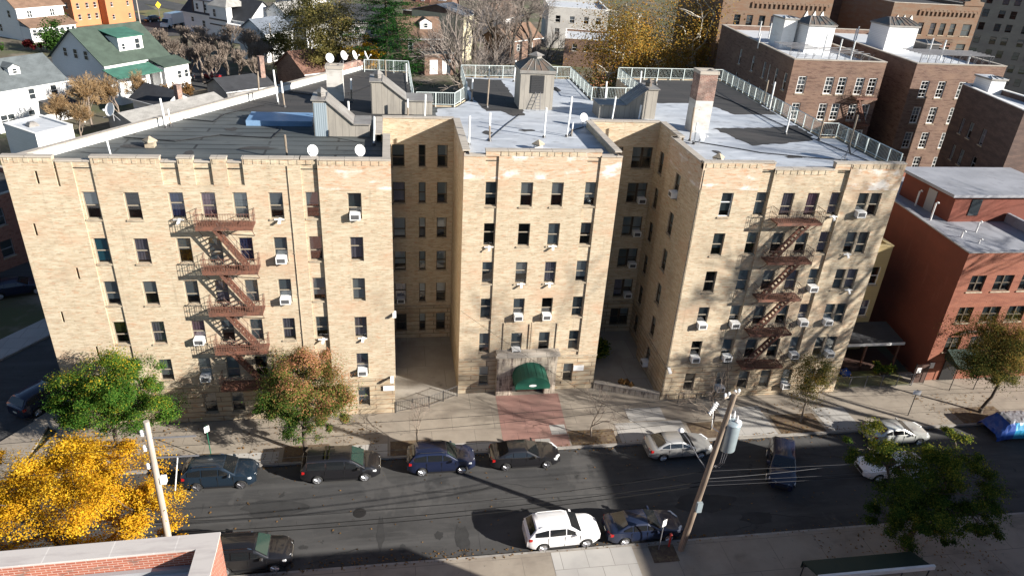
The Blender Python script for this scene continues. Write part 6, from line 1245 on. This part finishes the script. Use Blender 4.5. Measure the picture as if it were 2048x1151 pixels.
mb = MB(); mb.lathe([(.9, 0), (.9, .2), (.5, .55), (.05, .6)], 4, 0, (-49.6, 62.2, 3.95)); mb.build('skylight', 'shed_roof', F)
H = house('brown_brick_house', 'brown brick house with brown roof and a white dormer behind the evergreen', (5.2, 133.5), rad(12), 9.5, 9, 7.0, 10.8, 'brown_brick', 'shingle_brown', front=[(-2.6, 5.2, .9, 1.7), (2.6, 5.2, .9, 1.7)], dormers=[(1.4, -2.8, 2.8, 1.7, 'siding')])
G = block('brick_garage', 'low brick garage with two white doors beyond the rear court', [(6.5, 122.5), (13.5, 124.5), (12, 130), (5, 128)], 4.4, 'brown_brick', 'roofing', {}, par=.2)
for a in (1.2, 4.2): u, n, L = frame2((6.5, 122.5), (13.5, 124.5)); mb = MB(); mb.obox((6.5, 122.5), u, n, a, a + 1.9, 0, .05, .1, 3.2); mb.build('garage_door', 'frame_white', G)
house('cream_gable_house', 'tall brick house with slate roof and a cream painted end', (12.6, 147.8), AU, 7, 15, 10.6, 12.4, 'cream_wall', 'shingle_slate', front=[(-1.6, 8.4, .8, 1.6), (1.6, 8.4, .8, 1.6), (0, 4.6, .8, 1.6)], gable='brown_brick')
house('red_gabled_house', 'brown roofed house with red gable at the top edge behind the evergreen', (10.8, 176), rad(-20), 13, 12, 8.0, 13.8, 'brown_brick', 'shingle_brown', dormers=[(4.2, -3.6, 2.2, 1.4, 'siding'), (-1.2, -4.4, 4.2, 2.6, 'red_brick')])
house('white_house', 'white house behind the bare trees right of the cream gable', (30, 176), AU, 12, 10, 7, 10.5, 'siding', 'shingle_brown', front=[(-3, 5, .9, 1.4), (0, 5, .9, 1.4), (3, 5, .9, 1.4)])
house('low_garage', 'low flat garage among the bare trees beyond the silver roof', (26, 112), rad(20), 10, 7, 3.0, 3.7, 'grey_wall', 'shingle_pale')
house('rust_roofed_house', 'low house with brown roof beyond the lift housing', (30, 146), rad(40), 12, 9, 5.5, 8.5, 'brown_brick', 'shingle_brown', front=[(-3, 3.6, .9, 1.4), (2, 3.6, .9, 1.4)])
house('half_timbered_house', 'dark half timbered house hidden behind the evergreen', (-10, 160), rad(6), 18, 10, 6.5, 10, 'grey_wall', 'shingle_dark', front=[(-4, 4.2, 1.2, 1.8), (0, 4.2, 1.2, 1.8), (4, 4.2, 1.2, 1.8)])
WC = block('white_commercial_building', 'pale flat roofed building with a white roof at the top edge', [(43, 166), (59.5, 163), (63, 186), (46, 190)], 10.8, 'pale_wall', 'membrane', {0: rows([(2, 3.4), (6, 7.4), (10, 11.4), (13.4, 14.8)], [8.6, 5.2], 1.8)}, par=.6, cope='white_paint')
block('white_commercial_building', 'lower flat roofed building with white roof behind the orange leaved trees', [(42, 139), (60, 135.5), (63, 152), (46, 156)], 6.5, 'brown_brick', 'membrane', {0: rows([(2, 3.2), (5, 6.2), (8, 9.2), (11, 12.2)], [5.2], 1.6)}, par=.5, cope='white_paint')
# parked far vehicles
PV = D.objects
for lab, loc, rz, pm, kd, nm in (('silver car parked on the drive beyond the green roofed house', (-42.2, 113), rad(130), 'paint_silver', 'sedan', 'sedan_car'), ('red car parked among the bare trees', (-37.2, 113.5), rad(140), 'paint_red', 'sedan', 'sedan_car'), ('white car parked below the box truck', (-60.5, 157), rad(20), 'paint_white', 'sedan', 'sedan_car'), ('black car parked behind the green roof ridge', (-76.5, 163), rad(30), 'paint_black', 'sedan', 'sedan_car'), ('black SUV parked behind the box truck', (-68.5, 187), rad(235), 'paint_black', 'suv', 'suv')):
    make_car(nm, kd, pm, lab, loc, rz, 'cars parked among the houses')
T = empty('box_truck', 'white box truck parked beside the half timbered house', 'truck', (-60.8, 178.5, -.1), rad(250)); addbox(T, 'cargo_box', 'paint_white', -4.2, 1.6, -1.25, 1.25, .95, 3.7)
mb = MB(); mb.hexa([(1.7, -1.1, .5), (3.7, -1.1, .5), (3.7, 1.1, .5), (1.7, 1.1, .5), (1.7, -1.05, 2.6), (2.7, -1.0, 2.55), (2.7, 1.0, 2.55), (1.7, 1.05, 2.6)]); mb.hexa([(2.9, -1.08, .5), (4.0, -1.05, .5), (4.0, 1.05, .5), (2.9, 1.08, .5), (2.9, -1.05, 1.5), (3.95, -1.0, 1.35), (3.95, 1.0, 1.35), (2.9, 1.05, 1.5)]); cb2 = mb.build('cab', 'paint_white', T)
mb = MB(); mb.quad((2.83, -.9, 2.42), (2.83, .9, 2.42), (3.42, .95, 1.55), (3.42, -.95, 1.55)); mb.build('windscreen', 'car_glass', cb2)
for x in (-2.6, 3.0):
    for y in (-1, 1): mb = MB(); mb.tube([(x, y * 1.0 - .14, .48), (x, y * 1.0 + .14, .48)], .48, 14); mb.build('wheel', 'tyre', T)
F = empty('warning_sign', 'yellow diamond warning sign on a post near the box truck', 'sign', (-69.5, 198.5, 0), rad(55)); mb = MB(); mb.tube([(0, 0, 0), (0, 0, 3)], .06, 6); mb.build('post', 'wire_pale', F); mb = MB(); mb.hexa([(0, -.12, 2.0), (1.0, -.12, 3.0), (1.0, -.06, 3.0), (0, -.06, 2.0), (-1.0, -.12, 3.0), (0, -.12, 4.0), (0, -.06, 4.0), (-1.0, -.06, 3.0)]); mb.build('plate', 'sign_yellow', F)
F, _ = pole((-63.5, 160), (-63.5, 160, 11), .17, 'pale utility pole beyond the green roofed house', 'pole_pale', []); F, _ = pole((-27.2, 129), (-27.2, 129, 9), .14, 'pale post beside the white house and olive trees', 'pole_pale', []); F, _ = pole((-93, 132), (-93, 132, 11), .16, 'grey utility pole in front of the tall white house', 'pole_pale', [])
# ------------------------------------------------------------------ trees behind
T = empty('conifer', 'tall dark green conifer with layered boughs behind the roof', 'tree', (-1.6, 100, 0)); mb = MB(); mb.tube([(0, 0, -.1), (0, 0, 30)], .45, 8, r1=.06); r = np.random.default_rng(77); P = []
for i in range(24):
    z = 2.5 + i * 1.15; L = 10 * (1 - (z / 33)) ** .6 * r.uniform(.8, 1.1)
    for k in range(9):
        a = r.uniform(0, 6.28); l = L * r.uniform(.6, 1.1); e = Vector((math.cos(a) * l, math.sin(a) * l, z + r.uniform(-.9, .5))); limb(mb, (0, 0, z), e, .09, .015, float(a), 4, 3, -.03)
        for t in np.linspace(.25, 1, 7): c = np.array((e.x * t, e.y * t, z + (e.z - z) * t)); P.append(c + r.normal(size=(40, 3)) * np.array((.6, .6, .2)))
leaf_mesh('foliage', 'needle', np.concatenate(P), .17, 7, 1.2, .4, T); mb.build('trunk', 'bark', T)
OL = dict(nclump=60, csz=.34, fill=.3)
leafy('olive_tree', 'tall thin olive brown tree left of the conifer', (-11.4, 104), 7, .3, [(0, 0, 13.5, 5.2, 4.6, 6.4), (-1.5, 0, 8, 4.4, 4, 3.6)], 'leaf_olive', 15000, .16, 41, **OL); leafy('olive_tree', 'tall thin olive brown tree next to the white houses', (-17.4, 116), 7, .3, [(0, 0, 13, 5.0, 4.4, 6.6), (1.5, 0, 8, 4.6, 4, 3.6)], 'leaf_olive', 15000, .16, 42, **OL)
leafy('leafy_tree', 'short dark olive bushy tree below the white houses', (-23.5, 122), 2, .22, [(0, 0, 5.2, 4.4, 4.2, 3.8)], 'leaf_olive', 12000, .17, 43, nclump=40, tonebias=lambda x, y, z: -.2)
leafy('yellow_tree', 'small golden yellow tree at the foot of the conifer', (-5.7, 101), 2.4, .2, [(0, 0, 7.6, 2.5, 2.4, 3.4), (.6, 0, 5, 2.6, 2.4, 2)], 'leaf_yellow', 11000, .14, 44, nclump=36)
leafy('leafy_tree', 'round green bush tree in front of the tall white house', (-74.5, 137), 1, .2, [(0, 0, 3.4, 3.1, 3.1, 3.0)], 'leaf_green', 3600, .26, 45, nclump=34); bush('shrub', 'dark red shrub in front of the tall white house', (-80.5, 137.5), [(0, 0, 1, 2.6, 2.0, 1.3)], 'leaf_crimson', 1500, .24, 46); bush('shrub', 'low green hedge shrub left of the red shrub', (-86, 132), [(0, 0, .9, 3.4, 1.6, 1.2)], 'leaf_green', 1500, .24, 47)
leafy('plane_tree', 'large plane tree with pale limbs and orange brown leaves', (33.0, 62), 9, .6, [(0, 0, 17.5, 6.0, 5.5, 6.2), (-2.5, 0, 12.5, 4.2, 4, 3.4), (3.4, 0, 13, 4.4, 4, 4)], 'leaf_plane', 21000, .14, 48, 'bark_pale', boughs=9, nclump=110, csz=.36, fill=.25); leafy('plane_tree', 'large plane tree with orange brown leaves beside the brown brick block', (45.6, 68), 9, .6, [(0, 0, 18, 6.4, 5.5, 6.5), (-3.4, 0, 13.5, 4.6, 4, 4.2), (3.0, 0, 12.6, 4.2, 4, 4)], 'leaf_plane', 24000, .14, 49, 'bark_pale', boughs=9, nclump=120, csz=.36, fill=.25)
leafy('plane_tree', 'farther plane tree with orange leaves between the two large ones', (43, 92), 8, .5, [(0, 0, 14, 7, 6, 6), (4, 0, 10, 5, 4, 4)], 'leaf_plane', 10000, .16, 50, 'bark_pale', boughs=7, nclump=70, csz=.36, fill=.25)
leafy('leafy_tree', 'low tree with reddish brown leaves behind the silver roof railing', (27.0, 56), 4, .2, [(0, 0, 9.4, 3.2, 3, 4.2), (-2.5, 0, 7.5, 3, 2.6, 3)], 'leaf_red', 9000, .14, 51, nclump=44, csz=.34, fill=.3, tonebias=lambda x, y, z: .12); leafy('leafy_tree', 'low brown leaved tree behind the black roof railing', (36.5, 52), 4, .2, [(0, 0, 10.5, 4.5, 3, 3.6), (-4, 0, 9.5, 3.5, 3, 3)], 'leaf_plane', 9000, .14, 53, nclump=50, csz=.34, fill=.3); leafy('leafy_tree', 'low tree with brown leaves behind the lift housing', (20.5, 62), 4, .2, [(0, 0, 8.0, 4, 3, 3.6)], 'leaf_plane', 3200, .2, 52, nclump=36, csz=.36, fill=.3)
BG = 'bare trees among the houses'
bb = bare('bare_tree', 'large bare tree with dark limbs rising behind the first rear court', (9.6, 62), 22, .62, 61, 'bark', 'twig_grey', .7, 6, BG, .34, .08, (3, 3), tw=.022); bt = bare('bare_tree', 'bare brown tree left of the silver parked car', (-49, 117), 15, .2, 62, 'twig_brown', 'twig_brown', .6, 5, BG, .13, .28, (3, 4), tw=.024)
TH = ['nearest the green roof', 'beside the silver parked car', 'beside the red parked car', 'in front of the half timbered house corner', 'left of the pale post', 'behind the wide dark roof', 'in the middle of the thicket', 'at the back of the thicket', 'beside the wide dark roof chimney', 'at the left edge of the thicket', 'under the shaded white bay', 'at the drive edge', 'in the front row of the thicket', 'near the olive trees', 'right of the red parked car', 'in the second row of the thicket', 'at the right end of the thicket', 'behind the red parked car']
for i, (x, y, s) in enumerate(((-48.5, 124, .8), (-44.5, 116, .75), (-38, 110, .8), (-41.5, 128, .85), (-29.5, 120, .85), (-30.5, 107, .75), (-37, 119, .85), (-45.5, 131, .8), (-27, 105, .65), (-51, 129, .75), (-36, 131, .85), (-46, 107, .6), (-41, 112, .7), (-27.5, 113, .8), (-33.5, 112, .8), (-40, 121, .85), (-32, 127, .85), (-34.5, 104, .65))):
    dup(bt, (x, y, 0), i * 1.7, 'bare brown tree ' + TH[i], None, (s * 2.0, s * 2.0, s * 1.8))
for i, (x, y, s, lab) in enumerate(((22, 118, .85, 'bare grey tree right of the cream gabled house'), (27.5, 130, .95, 'bare grey tree behind the lift housing'), (19.5, 140, .9, 'bare grey tree close to the cream gable'), (33.5, 140, .95, 'bare grey tree beside the pale flat roofed building'), (26, 158, 1.0, 'bare grey tree at the top edge of the grove'), (17, 88, .62, 'small bare tree behind the silver roof railing'), (-1.5, 66, .55, 'small bare tree at the end of the first rear court'), (29, 100, .7, 'bare grey tree left of the plane trees'))):
    dup(bb, (x, y, 0), 1 + i * 2.1, lab, None, s)
bo = bare('bare_tree', 'ochre twiggy tree beside the white house with the dormer', (-47.6, 76.5), 15, .18, 64, 'twig_brown', 'twig_ochre', .7, 5, BG, .17, .2, (4, 5), tw=.02, leaves=('leaf_dry', 1500, .11))
for i, (x, y, s, lab) in enumerate(((-44.8, 81, .9, 'ochre twiggy tree below the green roofed house porch'), (-50.5, 72, .8, 'ochre twiggy tree behind the small flat roof'), (-46.5, 69, .7, 'ochre twiggy tree right of the small flat roof'), (-42.5, 88, .8, 'ochre twiggy tree beside the dark gabled garage'))): dup(bo, (x, y, 0), 2 + i * 1.9, lab, None, s)
bush('shrub', 'brown leafy shrub in the first rear court', (4, 40), [(0, 0, 2.5, 3.5, 3, 3)], 'leaf_dry', 2000, .2, 71); bush('shrub', 'orange brown shrubs beside the green roofed house porch', (-38.5, 95), [(0, 0, 1.5, 3.0, 3.5, 1.8)], 'leaf_dry', 1800, .2, 72)
# ------------------------------------------------------------------ light, sky, camera
w = D.worlds.new('World'); SC.world = w; w.use_nodes = True; nt = w.node_tree; bg = nt.nodes['Background']; sky = nt.nodes.new('ShaderNodeTexSky'); sky.sky_type = 'NISHITA'; sky.sun_disc = False
EL = math.asin(SUN.z); sky.sun_elevation = EL; sky.sun_rotation = math.atan2(SUN.x, SUN.y); sky.altitude = 200; sky.air_density = .8; sky.dust_density = .25
nt.links.new(sky.outputs[0], bg.inputs[0]); bg.inputs[1].default_value = .055
ld = D.lights.new('sun', 'SUN'); ld.energy = 5; ld.angle = rad(.53); ld.color = (1, .94, .86); lo = D.objects.new('sun', ld); COL.objects.link(lo); lo.rotation_euler = SUN.to_track_quat('Z', 'Y').to_euler()
cd = D.cameras.new('camera'); cam = D.objects.new('camera', cd); COL.objects.link(cam); SC.camera = cam; cd.clip_end = 2000; cd.clip_start = .5; cd.sensor_width = 36; cd.lens = 1432.3113 / 2048 * 36
ya, pi_, ro = rad(10.35450443), rad(27.62739845), rad(3.663119)
f = Vector((math.sin(ya) * math.cos(pi_), math.cos(ya) * math.cos(pi_), -math.sin(pi_))); rt = Vector((math.cos(ya), -math.sin(ya), 0)); up = rt.cross(f)
r_ = rt * math.cos(ro) + up * math.sin(ro); u_ = -rt * math.sin(ro) + up * math.cos(ro)
M = Matrix((r_, u_, -f)).transposed().to_4x4(); M.translation = (-.75023772, -43.6966816, 33.58886706); cam.matrix_world = M
SC.view_settings.view_transform = 'Standard'; SC.view_settings.look = 'None'; SC.view_settings.exposure = 1.2; SC.view_settings.gamma = 1
SC.cycles.max_bounces = 6; SC.cycles.diffuse_bounces = 2; SC.cycles.transparent_max_bounces = 8; SC.cycles.caustics_reflective = False; SC.cycles.caustics_refractive = False
